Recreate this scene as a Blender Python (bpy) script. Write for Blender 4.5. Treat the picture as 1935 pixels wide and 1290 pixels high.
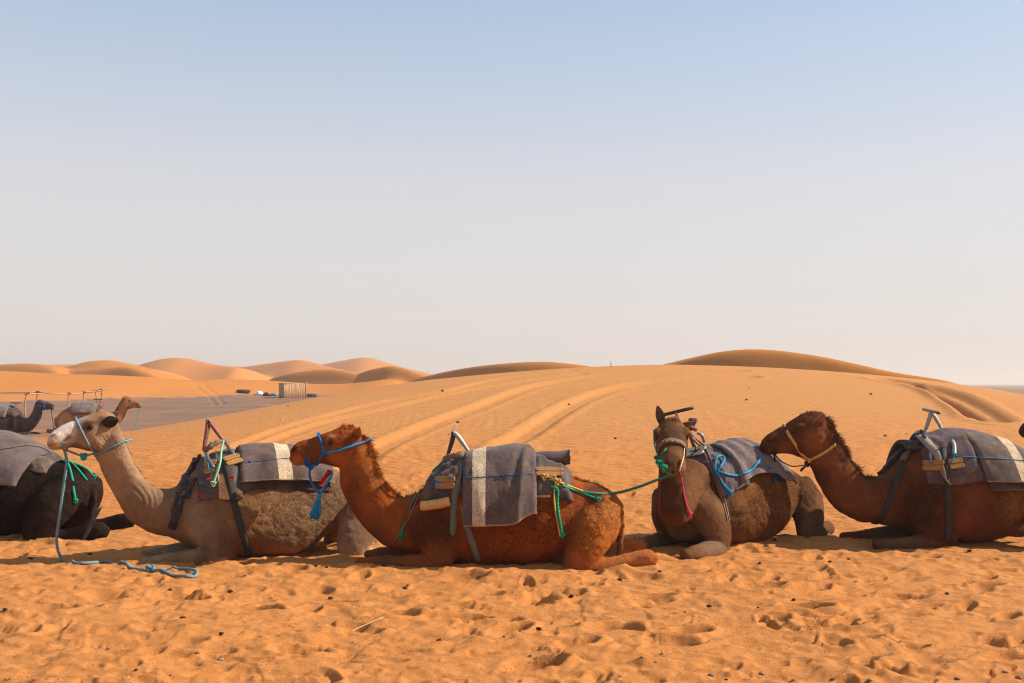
import bpy, math
import numpy as np
from mathutils import Vector
from mathutils.bvhtree import BVHTree

rng = np.random.default_rng(11)
for o in list(bpy.data.objects):
    bpy.data.objects.remove(o)
scene = bpy.context.scene
COL = scene.collection

# ------------------------------------------------------------------ camera, sky, sun, exposure
F, CX, HY, H = 1881.25, 967.5, 725.0, 1.65
cam_d = bpy.data.cameras.new('camera')
cam = bpy.data.objects.new('camera', cam_d)
COL.objects.link(cam)
cam.location = (0, 0, H)
cam.rotation_euler = (math.radians(90), 0, 0)
cam_d.lens = 35
cam_d.sensor_width = 36
cam_d.shift_y = (HY - 645.0) / 1935.0
cam_d.clip_start = 0.1
cam_d.clip_end = 20000
scene.camera = cam

SUN_EL, SUN_AZ = 37.0, 84.0          # azimuth clockwise from +Y: from the right, a little behind the camels
w = bpy.data.worlds.new('World')
scene.world = w
w.use_nodes = True
nt = w.node_tree
nt.nodes.clear()
sky = nt.nodes.new('ShaderNodeTexSky')
sky.sky_type = 'NISHITA'
sky.sun_disc = False
sky.sun_elevation = math.radians(SUN_EL)
sky.sun_rotation = math.radians(SUN_AZ)
sky.altitude = 700
sky.air_density = 1.0
sky.dust_density = 1.0
sky.ozone_density = 1.0
bg = nt.nodes.new('ShaderNodeBackground')
bg.inputs['Strength'].default_value = 0.10
wo = nt.nodes.new('ShaderNodeOutputWorld')
# desert dust: the clear sky fades into a pale warm veil towards the horizon, the same all round
geo = nt.nodes.new('ShaderNodeTexCoord')
sep = nt.nodes.new('ShaderNodeSeparateXYZ')
nt.links.new(geo.outputs['Generated'], sep.inputs[0])
def sky_ramp(stops):
    r = nt.nodes.new('ShaderNodeValToRGB')
    while len(r.color_ramp.elements) < len(stops):
        r.color_ramp.elements.new(0.5)
    for k, (p_, c_) in enumerate(stops):
        r.color_ramp.elements[k].position = p_
        r.color_ramp.elements[k].color = (*c_, 1)
    nt.links.new(sep.outputs['Z'], r.inputs[0])
    return r
veil = sky_ramp([(0.0, (.96,) * 3), (0.19, (.76,) * 3), (0.36, (.50,) * 3), (1.0, (.40,) * 3)])
tint = sky_ramp([(0.0, (4.72, 4.28, 4.05)), (0.19, (5.0, 4.72, 4.62)), (0.36, (3.9, 4.65, 5.5)), (1.0, (3.4, 4.3, 5.4))])
mx = nt.nodes.new('ShaderNodeMix')
mx.data_type = 'RGBA'
nt.links.new(veil.outputs[0], mx.inputs[0])
nt.links.new(sky.outputs[0], mx.inputs[6])
nt.links.new(tint.outputs[0], mx.inputs[7])
nt.links.new(mx.outputs[2], bg.inputs['Color'])
nt.links.new(bg.outputs[0], wo.inputs['Surface'])

sd = bpy.data.lights.new('sun', 'SUN')
sd.energy = 5.0
sd.angle = math.radians(0.6)
sd.color = (1.0, 0.93, 0.82)
so = bpy.data.objects.new('sun', sd)
COL.objects.link(so)
el, az = math.radians(SUN_EL), math.radians(SUN_AZ)
SUN = Vector((math.cos(el) * math.sin(az), math.cos(el) * math.cos(az), math.sin(el)))
so.rotation_euler = SUN.to_track_quat('Z', 'Y').to_euler()
so.location = (20, 5, 20)

scene.view_settings.view_transform = 'Standard'
scene.view_settings.look = 'None'
scene.view_settings.exposure = 0.66
scene.view_settings.gamma = 1.0
scene.render.engine = 'CYCLES'
scene.cycles.max_bounces = 6
scene.cycles.diffuse_bounces = 3
scene.cycles.use_denoising = True
scene.cycles.pixel_filter_type = 'BLACKMAN_HARRIS'
scene.cycles.filter_width = 1.15
scene.cycles.denoiser = 'OPENIMAGEDENOISE'
scene.cycles.denoising_input_passes = 'RGB_ALBEDO_NORMAL'
scene.cycles.denoising_prefilter = 'ACCURATE'
scene.cycles.volume_bounces = 0

# ------------------------------------------------------------------ small maths helpers
def P(px, py, Y):
    return np.array([(px - CX) / F * Y, Y, H - (py - HY) / F * Y])

ZOOM = {'p': (0, 0, 1.0), 'z1': (0, 720, 3.2238), 'z2': (260, 760, 3.7935), 'z3': (530, 780, 4.162),
        'z4': (740, 790, 3.87), 'z5': (1200, 750, 4.032), 'z6': (1420, 750, 3.757),
        'bh': (80, 760, 10.75), 'ch': (540, 790, 10.75), 'dh': (1210, 760, 9.217)}

def zp(k, x, y):
    a, b, s = ZOOM[k]
    return a + x / s, b + y / s

def nrm(v):
    v = np.asarray(v, float)
    return v / (np.linalg.norm(v, axis=-1, keepdims=True) + 1e-12)

def sm(a, b, x):
    t = np.clip((x - a) / (b - a), 0, 1)
    return t * t * (3 - 2 * t)

def _hash(ix, iy, iz, seed):
    h = (ix * 374761393 + iy * 668265263 + iz * 2147483647 + seed * 1274126177) & 0xFFFFFFFF
    h = ((h ^ (h >> 13)) * 1274126177) & 0xFFFFFFFF
    h = (h ^ (h >> 16)) & 0xFFFFFFFF
    return h / 4294967295.0

def noise2(x, y, seed=0):
    ix, iy = np.floor(x).astype(np.int64), np.floor(y).astype(np.int64)
    fx, fy = x - ix, y - iy
    fx, fy = fx * fx * fx * (fx * (fx * 6 - 15) + 10), fy * fy * fy * (fy * (fy * 6 - 15) + 10)
    a, b = _hash(ix, iy, 0, seed), _hash(ix + 1, iy, 0, seed)
    c, d = _hash(ix, iy + 1, 0, seed), _hash(ix + 1, iy + 1, 0, seed)
    return ((a + (b - a) * fx) * (1 - fy) + (c + (d - c) * fx) * fy) * 2 - 1

def noise3(p, seed=0):
    i = np.floor(p).astype(np.int64)
    f = p - i
    f = f * f * (3 - 2 * f)
    r = 0
    for dx in (0, 1):
        for dy in (0, 1):
            for dz in (0, 1):
                wgt = (f[:, 0] if dx else 1 - f[:, 0]) * (f[:, 1] if dy else 1 - f[:, 1]) * (f[:, 2] if dz else 1 - f[:, 2])
                r = r + wgt * _hash(i[:, 0] + dx, i[:, 1] + dy, i[:, 2] + dz, seed)
    return r * 2 - 1

def cat(pts, n):
    """Catmull-Rom through pts, n samples per segment."""
    pts = np.asarray(pts, float)
    if len(pts) == 2:
        t = np.linspace(0, 1, n + 1)[:, None]
        return pts[0] * (1 - t) + pts[1] * t
    a = np.vstack([2 * pts[0] - pts[1], pts, 2 * pts[-1] - pts[-2]])
    out = []
    for i in range(1, len(a) - 2):
        for t in np.arange(n) / n:
            out.append(0.5 * ((2 * a[i]) + (-a[i-1] + a[i+1]) * t + (2*a[i-1] - 5*a[i] + 4*a[i+1] - a[i+2]) * t*t
                              + (-a[i-1] + 3*a[i] - 3*a[i+1] + a[i+2]) * t**3))
    out.append(a[-2])
    return np.array(out)

def resample(pts, step):
    d = np.r_[0, np.cumsum(np.linalg.norm(np.diff(pts, axis=0), axis=1))]
    n = max(2, int(d[-1] / step) + 1)
    t = np.linspace(0, d[-1], n)
    return np.stack([np.interp(t, d, pts[:, k]) for k in range(3)], 1)

# ------------------------------------------------------------------ object helpers
def tag(o, label, cat_, group=None, kind=None):
    if label: o['label'] = label
    if cat_: o['category'] = cat_
    if group: o['group'] = group
    if kind: o['kind'] = kind
    return o

def mesh_data(name, V, Fc, mat, colors=None, smooth=True, floats=None):
    V = np.asarray(V, np.float32)
    me = bpy.data.meshes.new(name)
    if isinstance(Fc, dict):
        q, t = Fc['q'], Fc['t']
        me.vertices.add(len(V))
        me.vertices.foreach_set('co', V.ravel())
        me.loops.add(q.size + t.size)
        me.loops.foreach_set('vertex_index', np.r_[q.ravel(), t.ravel()].astype(np.int32))
        me.polygons.add(len(q) + len(t))
        me.polygons.foreach_set('loop_start', np.r_[np.arange(len(q)) * 4, q.size + np.arange(len(t)) * 3].astype(np.int32))
        me.update(calc_edges=True)
    elif isinstance(Fc, np.ndarray):
        n, k = Fc.shape
        me.vertices.add(len(V))
        me.vertices.foreach_set('co', V.ravel())
        me.loops.add(n * k)
        me.loops.foreach_set('vertex_index', Fc.astype(np.int32).ravel())
        me.polygons.add(n)
        me.polygons.foreach_set('loop_start', np.arange(0, n * k, k, dtype=np.int32))
        me.update(calc_edges=True)
    else:
        me.from_pydata(V.tolist(), [], [list(map(int, f)) for f in Fc])
    me.polygons.foreach_set('use_smooth', np.full(len(me.polygons), smooth))
    if colors is not None:
        at = me.attributes.new('coat', 'FLOAT_COLOR', 'POINT')
        c = np.ones((len(V), 4), np.float32)
        c[:, :3] = colors
        at.data.foreach_set('color', c.ravel())
    for k, v in (floats or {}).items():
        at = me.attributes.new(k, 'FLOAT', 'POINT')
        at.data.foreach_set('value', np.asarray(v, np.float32))
    me.validate()
    me.update()
    me.materials.append(mat)
    return me

def obj(name, V, Fc, mat, parent=None, colors=None, smooth=True, origin=None, floats=None):
    V = np.asarray(V, float)
    if parent is not None:
        org = np.array(parent['_base'])
    elif origin is not None:
        org = np.asarray(origin, float)
    else:
        mn, mx = V.min(0), V.max(0)
        org = np.array([(mn[0] + mx[0]) / 2, (mn[1] + mx[1]) / 2, mn[2]])
    o = bpy.data.objects.new(name, mesh_data(name, V - org, Fc, mat, colors, smooth, floats))
    COL.objects.link(o)
    o['_base'] = [float(v) for v in org]
    if parent is not None:
        o.parent = parent
    else:
        o.location = org
    return o

def empty(name, base, label=None, cat_=None, group=None):
    o = bpy.data.objects.new(name, None)
    o.empty_display_size = 0.2
    COL.objects.link(o)
    o.location = base
    o['_base'] = [float(v) for v in base]
    return tag(o, label, cat_, group)

# ------------------------------------------------------------------ mesh pieces (each returns V, F)
def grid_faces(nu, nv, wrap=False, off=0):
    u = np.arange(nu - 1)[:, None]
    v = np.arange(nv if wrap else nv - 1)[None, :]
    v2 = (v + 1) % nv
    f = np.stack([u * nv + v, (u + 1) * nv + v, (u + 1) * nv + v2, u * nv + v2], -1).reshape(-1, 4)
    return f + off

def tube(pts, r, seg=8, twist=0.0, lobes=3, amp=0.0, closed=False):
    """tube along pts; r scalar or per-point; twist turns/metre with lobes for a laid rope."""
    pts = np.asarray(pts, float)
    n = len(pts)
    r = np.broadcast_to(np.asarray(r, float), (n,))
    T = nrm(np.gradient(pts, axis=0))
    up = np.array([0, 0, 1.0]) if abs(T[0][2]) < 0.9 else np.array([1.0, 0, 0])
    N = np.zeros_like(pts)
    N[0] = nrm(np.cross(T[0], up))
    for i in range(1, n):
        v = N[i-1] - T[i] * np.dot(N[i-1], T[i])
        N[i] = nrm(v)
    B = np.cross(T, N)
    s = np.r_[0, np.cumsum(np.linalg.norm(np.diff(pts, axis=0), axis=1))]
    th = np.linspace(0, 2 * np.pi, seg, endpoint=False)
    rr = r[:, None] * (1 + amp * np.cos(lobes * (th[None, :] - 2 * np.pi * twist * s[:, None])))
    V = pts[:, None, :] + rr[..., None] * (np.cos(th)[None, :, None] * N[:, None, :] + np.sin(th)[None, :, None] * B[:, None, :])
    V = V.reshape(-1, 3)
    Fc = [tuple(f) for f in grid_faces(n, seg, True)]
    Fc.append(tuple(range(seg)))
    Fc.append(tuple((n - 1) * seg + k for k in range(seg))[::-1])
    return V, Fc

def join(parts):
    V, Fc, o = [], [], 0
    for v, f in parts:
        V.append(np.asarray(v, float))
        Fc += [tuple(int(i) + o for i in q) for q in f]
        o += len(v)
    return np.vstack(V), Fc

def ellipsoid(c, ax, nu=14, nv=20):
    """ax: three axis vectors."""
    c = np.asarray(c, float)
    A = np.asarray(ax, float)
    V, Fc = [], []
    for i in range(nu + 1):
        a = np.pi * i / nu
        for j in range(nv):
            b = 2 * np.pi * j / nv
            V.append(c + A[2] * np.cos(a) + (A[0] * np.cos(b) + A[1] * np.sin(b)) * np.sin(a))
    Fc = [tuple(f) for f in grid_faces(nu + 1, nv, True)]
    return np.array(V), Fc

def box(c, ax, bevel=0.0):
    """box with half-axis vectors ax, chamfered along its edges by bevel (fraction)."""
    c = np.asarray(c, float)
    A = np.asarray(ax, float)
    V, Fc = [], []
    k = 1 - bevel
    for i in range(3):
        for s in (-1, 1):
            b = len(V)
            j, l = (i + 1) % 3, (i + 2) % 3
            for a, d in ((-k, -k), (k, -k), (k, k), (-k, k)):
                q = [0, 0, 0]
                q[i], q[j], q[l] = s, a, d
                V.append(tuple(q))
            Fc.append((b, b+1, b+2, b+3) if s > 0 else (b+3, b+2, b+1, b))
    if bevel > 0:
        idx = {tuple(np.round(v, 4)): n for n, v in enumerate(V)}
        for i in range(3):
            j, l = (i + 1) % 3, (i + 2) % 3
            for sj in (-1, 1):
                for sl in (-1, 1):
                    def g(si, a, b_):
                        q = [0, 0, 0]
                        q[i], q[j], q[l] = si * k, a, b_
                        return idx[tuple(np.round(q, 4))]
                    Fc.append((g(-1, sj, sl*k), g(1, sj, sl*k), g(1, sj*k, sl), g(-1, sj*k, sl)))
        for sx in (-1, 1):
            for sy in (-1, 1):
                for sz in (-1, 1):
                    Fc.append((idx[tuple(np.round((sx, sy*k, sz*k), 4))], idx[tuple(np.round((sx*k, sy, sz*k), 4))],
                               idx[tuple(np.round((sx*k, sy*k, sz), 4))]))
    W = c + np.array(V) @ A
    return W, Fc

def strip(pts, wdir, width, thick):
    """flat strap along pts, wdir = width direction (per point or one)."""
    pts = np.asarray(pts, float)
    n = len(pts)
    wd = np.broadcast_to(nrm(wdir), (n, 3))
    T = nrm(np.gradient(pts, axis=0))
    N = nrm(np.cross(T, wd))
    wd = nrm(np.cross(N, T))
    width = np.broadcast_to(np.asarray(width, float), (n,))[:, None] / 2
    V = np.stack([pts - wd*width - N*thick/2, pts + wd*width - N*thick/2, pts + wd*width + N*thick/2, pts - wd*width + N*thick/2], 1).reshape(-1, 3)
    Fc = [tuple(f) for f in grid_faces(n, 4, True)] + [(3, 2, 1, 0), tuple((n-1)*4 + k for k in range(4))]
    return V, Fc

ROPE_R = 0.011
def rope_vf(ctrl, r=ROPE_R, n=10, twist=None, on_sand=False):
    pts = resample(cat(ctrl, n), r * 0.8)
    if on_sand:                            # never let the rope dip under the sand it lies on
        pts[:, 2] = np.maximum(pts[:, 2], sand_height(pts[:, 0], pts[:, 1]) + r * 0.6)
        for _ in range(4):
            pts[1:-1, 2] = np.maximum(pts[1:-1, 2], (pts[:-2, 2] + pts[2:, 2]) / 2)
    return tube(pts, r, 9, twist=(0.11 / r if twist is None else twist), lobes=3, amp=0.2)

def knot_vf(c, s, r):
    t = np.linspace(0, 2 * np.pi, 46)
    k = np.stack([np.sin(t) + 2*np.sin(2*t), -np.sin(3*t) * 1.1, np.cos(t) - 2*np.cos(2*t)], 1) / 3.0 * s
    return tube(np.asarray(c) + k, r, 7)

def tassel_vf(top, tip, spread, n=46, r=0.0032):
    top, tip = np.asarray(top, float), np.asarray(tip, float)
    d = tip - top
    L = np.linalg.norm(d)
    d = d / L
    a = nrm(np.cross(d, [0.3, 1, 0.2])); b = np.cross(d, a)
    parts = []
    for i in range(n):
        ph, q = rng.random() * 6.283, np.sqrt(rng.random())
        o = (a * math.cos(ph) + b * math.sin(ph)) * q
        ln = L * (0.82 + 0.25 * rng.random())
        parts.append(tube(cat([top + o * spread * 0.18, top + d * ln * 0.5 + o * spread * (0.5 + 0.3 * rng.random()),
                               top + d * ln + o * spread * (0.9 + 0.3 * rng.random())], 3), [r, r, r, r, r, r, r * 0.6], 4))
    parts.append(tube(cat([top - d * 0.004, top + d * L * 0.12], 3), [spread * 0.36] * 4, 9))
    return join(parts)

# ------------------------------------------------------------------ materials
def mat_base(name, rough=0.9, spec=0.15):
    m = bpy.data.materials.new(name)
    m.use_nodes = True
    n = m.node_tree
    b = n.nodes['Principled BSDF']
    b.inputs['Roughness'].default_value = rough
    b.inputs['Specular IOR Level'].default_value = spec
    return m, n, b

def N_(n, typ, **kw):
    x = n.nodes.new(typ)
    for k, v in kw.items():
        if k in x.inputs: x.inputs[k].default_value = v
        else: setattr(x, k, v)
    return x

def mixc(n, mode, fac, a, b):
    m = n.nodes.new('ShaderNodeMix')
    m.data_type = 'RGBA'
    m.blend_type = mode
    for i, v in ((0, fac), (6, a), (7, b)):
        if hasattr(v, 'is_linked'): n.links.new(v, m.inputs[i])
        else: m.inputs[i].default_value = v if i == 0 else (*v, 1)
    return m.outputs[2]

def ramp(n, src, stops):
    r = n.nodes.new('ShaderNodeValToRGB')
    e = r.color_ramp.elements
    while len(e) < len(stops): e.new(0.5)
    for el_, (p, c) in zip(e, stops):
        el_.position = p
        el_.color = (*c, 1) if hasattr(c, '__len__') else (c, c, c, 1)
    n.links.new(src, r.inputs[0])
    return r.outputs[0]

def noise_n(n, scale, detail=4, rough=0.6, coord=None, dist=0.0):
    t = N_(n, 'ShaderNodeTexNoise', Scale=scale, Detail=detail, Roughness=rough, Distortion=dist)
    if coord is not None: n.links.new(coord, t.inputs['Vector'])
    return t

def bump_n(n, b, src, strength, dist, prev=None):
    x = N_(n, 'ShaderNodeBump', Strength=strength, Distance=dist)
    n.links.new(src, x.inputs['Height'])
    if prev is not None: n.links.new(prev, x.inputs['Normal'])
    n.links.new(x.outputs[0], b.inputs['Normal'])
    return x.outputs[0]

def coat_material(name, tint=None, sat=1.0):
    m, n, b = mat_base(name, 0.85, 0.08)
    tc = n.nodes.new('ShaderNodeTexCoord').outputs['Object']
    a = N_(n, 'ShaderNodeAttribute', attribute_name='coat').outputs['Color']
    wl = N_(n, 'ShaderNodeAttribute', attribute_name='wool').outputs['Fac']
    n1 = noise_n(n, 9, 5, 0.65, tc)
    mp = N_(n, 'ShaderNodeMapping')
    mp.inputs['Scale'].default_value = (70, 70, 38)
    mp.inputs['Rotation'].default_value = (0, 0.5, 0)
    n.links.new(tc, mp.inputs[0])
    n2 = noise_n(n, 1.6, 4, 0.7, mp.outputs[0])                       # lie of the short hair
    cu = noise_n(n, 34, 3, 0.65, tc, 1.6)                             # curls of the wool
    ridge = N_(n, 'ShaderNodeMath', operation='SUBTRACT')
    n.links.new(cu.outputs[0], ridge.inputs[0]); ridge.inputs[1].default_value = 0.5
    ab = N_(n, 'ShaderNodeMath', operation='ABSOLUTE')
    n.links.new(ridge.outputs[0], ab.inputs[0])
    cr = ramp(n, ab.outputs[0], [(0.0, 1.0), (0.16, 0.0)])
    c = mixc(n, 'MULTIPLY', 1.0, a, ramp(n, n1.outputs[0], [(0.3, 0.82), (0.7, 1.16)]))
    c = mixc(n, 'MULTIPLY', 1.0, c, ramp(n, n2.outputs[0], [(0.3, 0.78), (0.7, 1.2)]))
    dark = mixc(n, 'MULTIPLY', 1.0, c, mixc(n, 'MIX', cr, (0.42, 0.35, 0.30), (1.6, 1.55, 1.45)))  # painted curl shading: crests brightened, gaps between them darkened
    c = mixc(n, 'MIX', wl, c, dark)
    if sat != 1.0:
        hs = N_(n, 'ShaderNodeHueSaturation', Saturation=sat)
        n.links.new(c, hs.inputs['Color'])
        c = hs.outputs[0]
    if tint: c = mixc(n, 'MULTIPLY', 1.0, c, tint)
    n.links.new(c, b.inputs['Base Color'])
    hgt = N_(n, 'ShaderNodeMath', operation='MULTIPLY')
    n.links.new(cr, hgt.inputs[0]); n.links.new(wl, hgt.inputs[1])
    p = bump_n(n, b, hgt.outputs[0], 1.0, 0.020)
    p = bump_n(n, b, n2.outputs[0], 0.45, 0.004, p)
    return m

def cloth_material(name, speck=0.62):
    m, n, b = mat_base(name, 0.95, 0.08)
    tc = n.nodes.new('ShaderNodeTexCoord').outputs['Object']
    a = N_(n, 'ShaderNodeAttribute', attribute_name='coat').outputs['Color']
    n1 = noise_n(n, 130, 3, 0.85, tc)
    n3 = noise_n(n, 7, 5, 0.6, tc)
    c = mixc(n, 'MULTIPLY', 1.0, a, ramp(n, n1.outputs[0], [(0.36, 1 - speck), (0.5, 1.0), (0.64, 1 + speck * 1.3)]))
    c = mixc(n, 'MULTIPLY', 1.0, c, ramp(n, n3.outputs[0], [(0.3, 0.75), (0.7, 1.2)]))
    c = mixc(n, 'MIX', ramp(n, noise_n(n, 4.3, 6, 0.7, tc).outputs[0], [(0.5, 0.0), (0.75, 0.35)]), c, (0.36, 0.19, 0.085))  # dust
    n.links.new(c, b.inputs['Base Color'])
    b.inputs['Sheen Weight'].default_value = 0.12
    bump_n(n, b, n1.outputs[0], 0.6, 0.004)
    return m

def plain_material(name, col, rough=0.8, spec=0.2, nscale=60, var=0.3, bump=0.3, metallic=0.0):
    m, n, b = mat_base(name, rough, spec)
    tc = n.nodes.new('ShaderNodeTexCoord').outputs['Object']
    n1 = noise_n(n, nscale, 4, 0.65, tc)
    c = mixc(n, 'MULTIPLY', 1.0, ramp(n, n1.outputs[0], [(0.3, 1 - var), (0.7, 1 + var)]), col)
    n.links.new(c, b.inputs['Base Color'])
    b.inputs['Metallic'].default_value = metallic
    if bump: bump_n(n, b, n1.outputs[0], bump, 0.003)
    return m

def wood_material(name, c0, c1):
    m, n, b = mat_base(name, 0.75, 0.2)
    tc = n.nodes.new('ShaderNodeTexCoord').outputs['Object']
    mp = N_(n, 'ShaderNodeMapping')
    mp.inputs['Scale'].default_value = (6, 30, 60)
    n.links.new(tc, mp.inputs[0])
    n1 = noise_n(n, 1.6, 5, 0.6, mp.outputs[0], 0.6)
    n.links.new(ramp(n, n1.outputs[0], [(0.3, c0), (0.7, c1)]), b.inputs['Base Color'])
    bump_n(n, b, n1.outputs[0], 0.3, 0.002)
    return m

M = {
    'cloth': cloth_material('woven_wool'),
    'coat': coat_material('camel_coat'),
    'eye': plain_material('eye_dark', (0.006, 0.004, 0.003), 0.25, 0.25, var=0.05, bump=0),
    'metal_dark': plain_material('steel_dark', (0.16, 0.15, 0.17), 0.45, 0.5, 40, 0.35, 0.15, 0.5),
    'metal_pale': plain_material('steel_grey_paint', (0.30, 0.285, 0.265), 0.5, 0.4, 45, 0.35, 0.15, 0.2),
    'metal_rust': plain_material('steel_rust_red', (0.20, 0.06, 0.05), 0.6, 0.3, 45, 0.4, 0.2, 0.2),
    'metal_brown': plain_material('steel_brown', (0.07, 0.035, 0.025), 0.6, 0.3, 45, 0.4, 0.2, 0.2),
    'board': wood_material('saddle_board_wood', (0.22, 0.10, 0.03), (0.40, 0.20, 0.065)),
    'board_pale': wood_material('saddle_board_pale', (0.50, 0.42, 0.30), (0.62, 0.54, 0.4)),
    'foam': plain_material('foam_orange_cloth', (0.55, 0.30, 0.12), 0.9, 0.1, 25, 0.25, 0.5),
    'strap_grey': plain_material('strap_grey_green', (0.125, 0.125, 0.095), 0.8, 0.15, 90, 0.25, 0.4),
    'strap_dark': plain_material('strap_dark', (0.034, 0.028, 0.024), 0.8, 0.2, 90, 0.3, 0.4),
    'strap_brown': plain_material('strap_brown', (0.16, 0.10, 0.07), 0.85, 0.15, 90, 0.35, 0.4),
    'strap_tan': plain_material('strap_tan', (0.50, 0.25, 0.09), 0.8, 0.15, 70, 0.3, 0.3),
    'rope_blue': plain_material('rope_blue', (0.015, 0.10, 0.30), 0.75, 0.2, 200, 0.4, 0.4),
    'rope_sky': plain_material('rope_sky_blue', (0.02, 0.22, 0.42), 0.75, 0.2, 200, 0.4, 0.4),
    'rope_pale': plain_material('rope_faded_blue', (0.13, 0.22, 0.26), 0.8, 0.15, 120, 0.4, 0.4),
    'rope_teal': plain_material('rope_teal', (0.03, 0.26, 0.30), 0.8, 0.15, 120, 0.4, 0.4),
    'rope_green': plain_material('rope_green', (0.008, 0.25, 0.12), 0.75, 0.2, 200, 0.4, 0.4),
    'rope_dgreen': plain_material('rope_dark_green', (0.025, 0.15, 0.085), 0.8, 0.2, 200, 0.4, 0.4),
    'rope_mint': plain_material('rope_mint', (0.22, 0.42, 0.24), 0.8, 0.2, 200, 0.35, 0.4),
    'rope_yellow': plain_material('rope_yellow', (0.50, 0.30, 0.07), 0.8, 0.2, 200, 0.35, 0.4),
    'rope_dark': plain_material('cord_dark', (0.03, 0.017, 0.012), 0.85, 0.2, 200, 0.35, 0.4),
    'pink': plain_material('cord_pink', (0.6, 0.04, 0.10), 0.8, 0.2, 200, 0.3, 0.4),
    'red': plain_material('cloth_red', (0.45, 0.02, 0.02), 0.85, 0.1, 120, 0.35, 0.5),
    'post': wood_material('post_wood', (0.26, 0.13, 0.07), (0.5, 0.3, 0.17)),
    'reed': plain_material('reed', (0.50, 0.29, 0.15), 0.85, 0.1, 12, 0.35, 0.3),
    'tyre': plain_material('tyre_rubber', (0.025, 0.025, 0.027), 0.8, 0.3, 60, 0.3, 0.3),
    'dung': plain_material('dung_dark', (0.045, 0.02, 0.013), 0.9, 0.1, 60, 0.4, 0.5),
    'stone': plain_material('stone_grey', (0.24, 0.15, 0.10), 0.9, 0.15, 50, 0.4, 0.5),
    'paper': plain_material('paper_white', (0.75, 0.72, 0.68), 0.8, 0.15, 30, 0.1, 0.1),
    'straw': plain_material('straw', (0.62, 0.42, 0.22), 0.8, 0.15, 40, 0.2, 0.1),
}

# ------------------------------------------------------------------ terrain: one sheet to the horizon
def xpx(px, Y): return (px - CX) / F * Y
def zpy(py, Y): return H - (py - HY) / F * Y

def base_level(x, y):
    b = -0.5 * sm(13, 42, y)
    b = b + 0.75 * sm(46, 112, y) * (1 - sm(0.0, 0.2, x / np.maximum(y, 1)))
    b = b + 1.6 * sm(170, 420, y) * (1 - sm(-0.12, 0.06, x / np.maximum(y, 1)))       # the sand sea on the left swells
    b = b + 0.10 * noise2(x * 0.05, y * 0.05, 3) * sm(20, 60, y)
    return b

# ridge: (distance at its middle, run of the crest dy/dx, face angle, back width, [(px, py) of the crest])
RIDGES = [
    (60, -2.1, 46, 40, [(1150, 716), (1200, 706), (1255, 692), (1300, 678), (1360, 664), (1420, 658), (1480, 660), (1560, 671), (1640, 689), (1700, 703), (1800, 717), (1870, 732), (1960, 760)]),
    (84, -1.9, 38, 34, [(730, 745), (790, 713), (850, 700), (900, 692), (960, 686), (1020, 683), (1060, 685), (1120, 693), (1200, 705), (1300, 725)]),
    (132, -1.4, 38, 34, [(600, 745), (635, 722), (660, 711), (700, 697), (740, 690), (770, 697), (800, 708), (840, 722), (900, 740)]),
    (152, -1.2, 38, 40, [(470, 738), (505, 716), (550, 704), (600, 698), (640, 698), (680, 706), (730, 722), (780, 738)]),
    (104, .20, 6.5, 30, [(-200, 694), (-100, 697), (0, 700), (100, 706), (200, 708), (300, 713), (400, 728), (470, 744), (540, 756), (600, 768)]),
    (166, -.95, 39, 34, [(20, 725), (60, 709), (110, 700), (180, 694), (230, 692), (260, 697), (295, 708), (340, 724)]),
    (184, -.9, 38, 40, [(-260, 700), (-120, 690), (0, 688), (40, 685), (70, 687), (105, 699), (150, 714)]),
    (124, .0, 4.5, 40, [(180, 734), (250, 724), (340, 718), (440, 716), (512, 719), (574, 725), (633, 726), (690, 722), (740, 715), (780, 722), (830, 742)]),
    (205, -.7, 28, 40, [(120, 702), (150, 691), (180, 682), (210, 680), (230, 684), (270, 694), (320, 704)]),
    (262, -.6, 24, 60, [(230, 702), (255, 694), (280, 684), (310, 676), (340, 675), (362, 682), (400, 690), (470, 698)]),
    (300, -.6, 22, 60, [(420, 702), (450, 694), (500, 688), (540, 682), (572, 679), (592, 685), (630, 695), (680, 704)]),
    (360, -.6, 22, 70, [(570, 702), (600, 692), (640, 684), (680, 676), (702, 675), (735, 687), (780, 699), (840, 712)]),
    (520, -.3, 14, 90, [(760, 712), (800, 702), (835, 700), (880, 706), (940, 716)]),
    (420, .0, 10, 80, [(-300, 690), (-60, 690), (90, 688), (250, 689), (420, 690), (520, 698), (600, 706)]),
]
MOUND_Y = 34.0
MOUND = np.array([(-200, 826), (250, 824), (400, 806), (500, 786), (600, 762), (700, 740), (800, 722), (900, 711), (1000, 702),
                  (1120, 694), (1250, 690), (1400, 694), (1550, 703), (1700, 718), (1800, 735), (1870, 753), (1935, 772), (2060, 805), (2250, 822)], float)
MX = xpx(MOUND[:, 0], MOUND_Y)
MZ = np.maximum(zpy(MOUND[:, 1], MOUND_Y) + 0.41, 0.0)

def smooth_interp(x, xp, fp):
    d = 0.18 * (xp[-1] - xp[0]) / len(xp)
    return sum(np.interp(x + k * d, xp, fp) for k in (-2, -1, 0, 1, 2)) / 5

def mound(x, y):
    skew = (y - MOUND_Y) * 0.10
    crest = smooth_interp(x - skew, MX, MZ)
    p = np.clip((y - 12.5) / (MOUND_Y - 12.5), 0, 1)
    up = np.sin(p * np.pi / 2) ** 1.45
    down = 1 - sm(MOUND_Y, MOUND_Y + 22, y)
    return crest * np.where(y < MOUND_Y, up, down)

def ridge_world(D, run, pts):
    pts = np.array(pts, float)
    k = (pts[:, 0] - CX) / F
    xm = k[np.argmin(pts[:, 1])] * D
    yy = (D - run * xm) / (1 - run * k)
    return k * yy, yy, zpy(pts[:, 1], yy), xm

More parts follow.
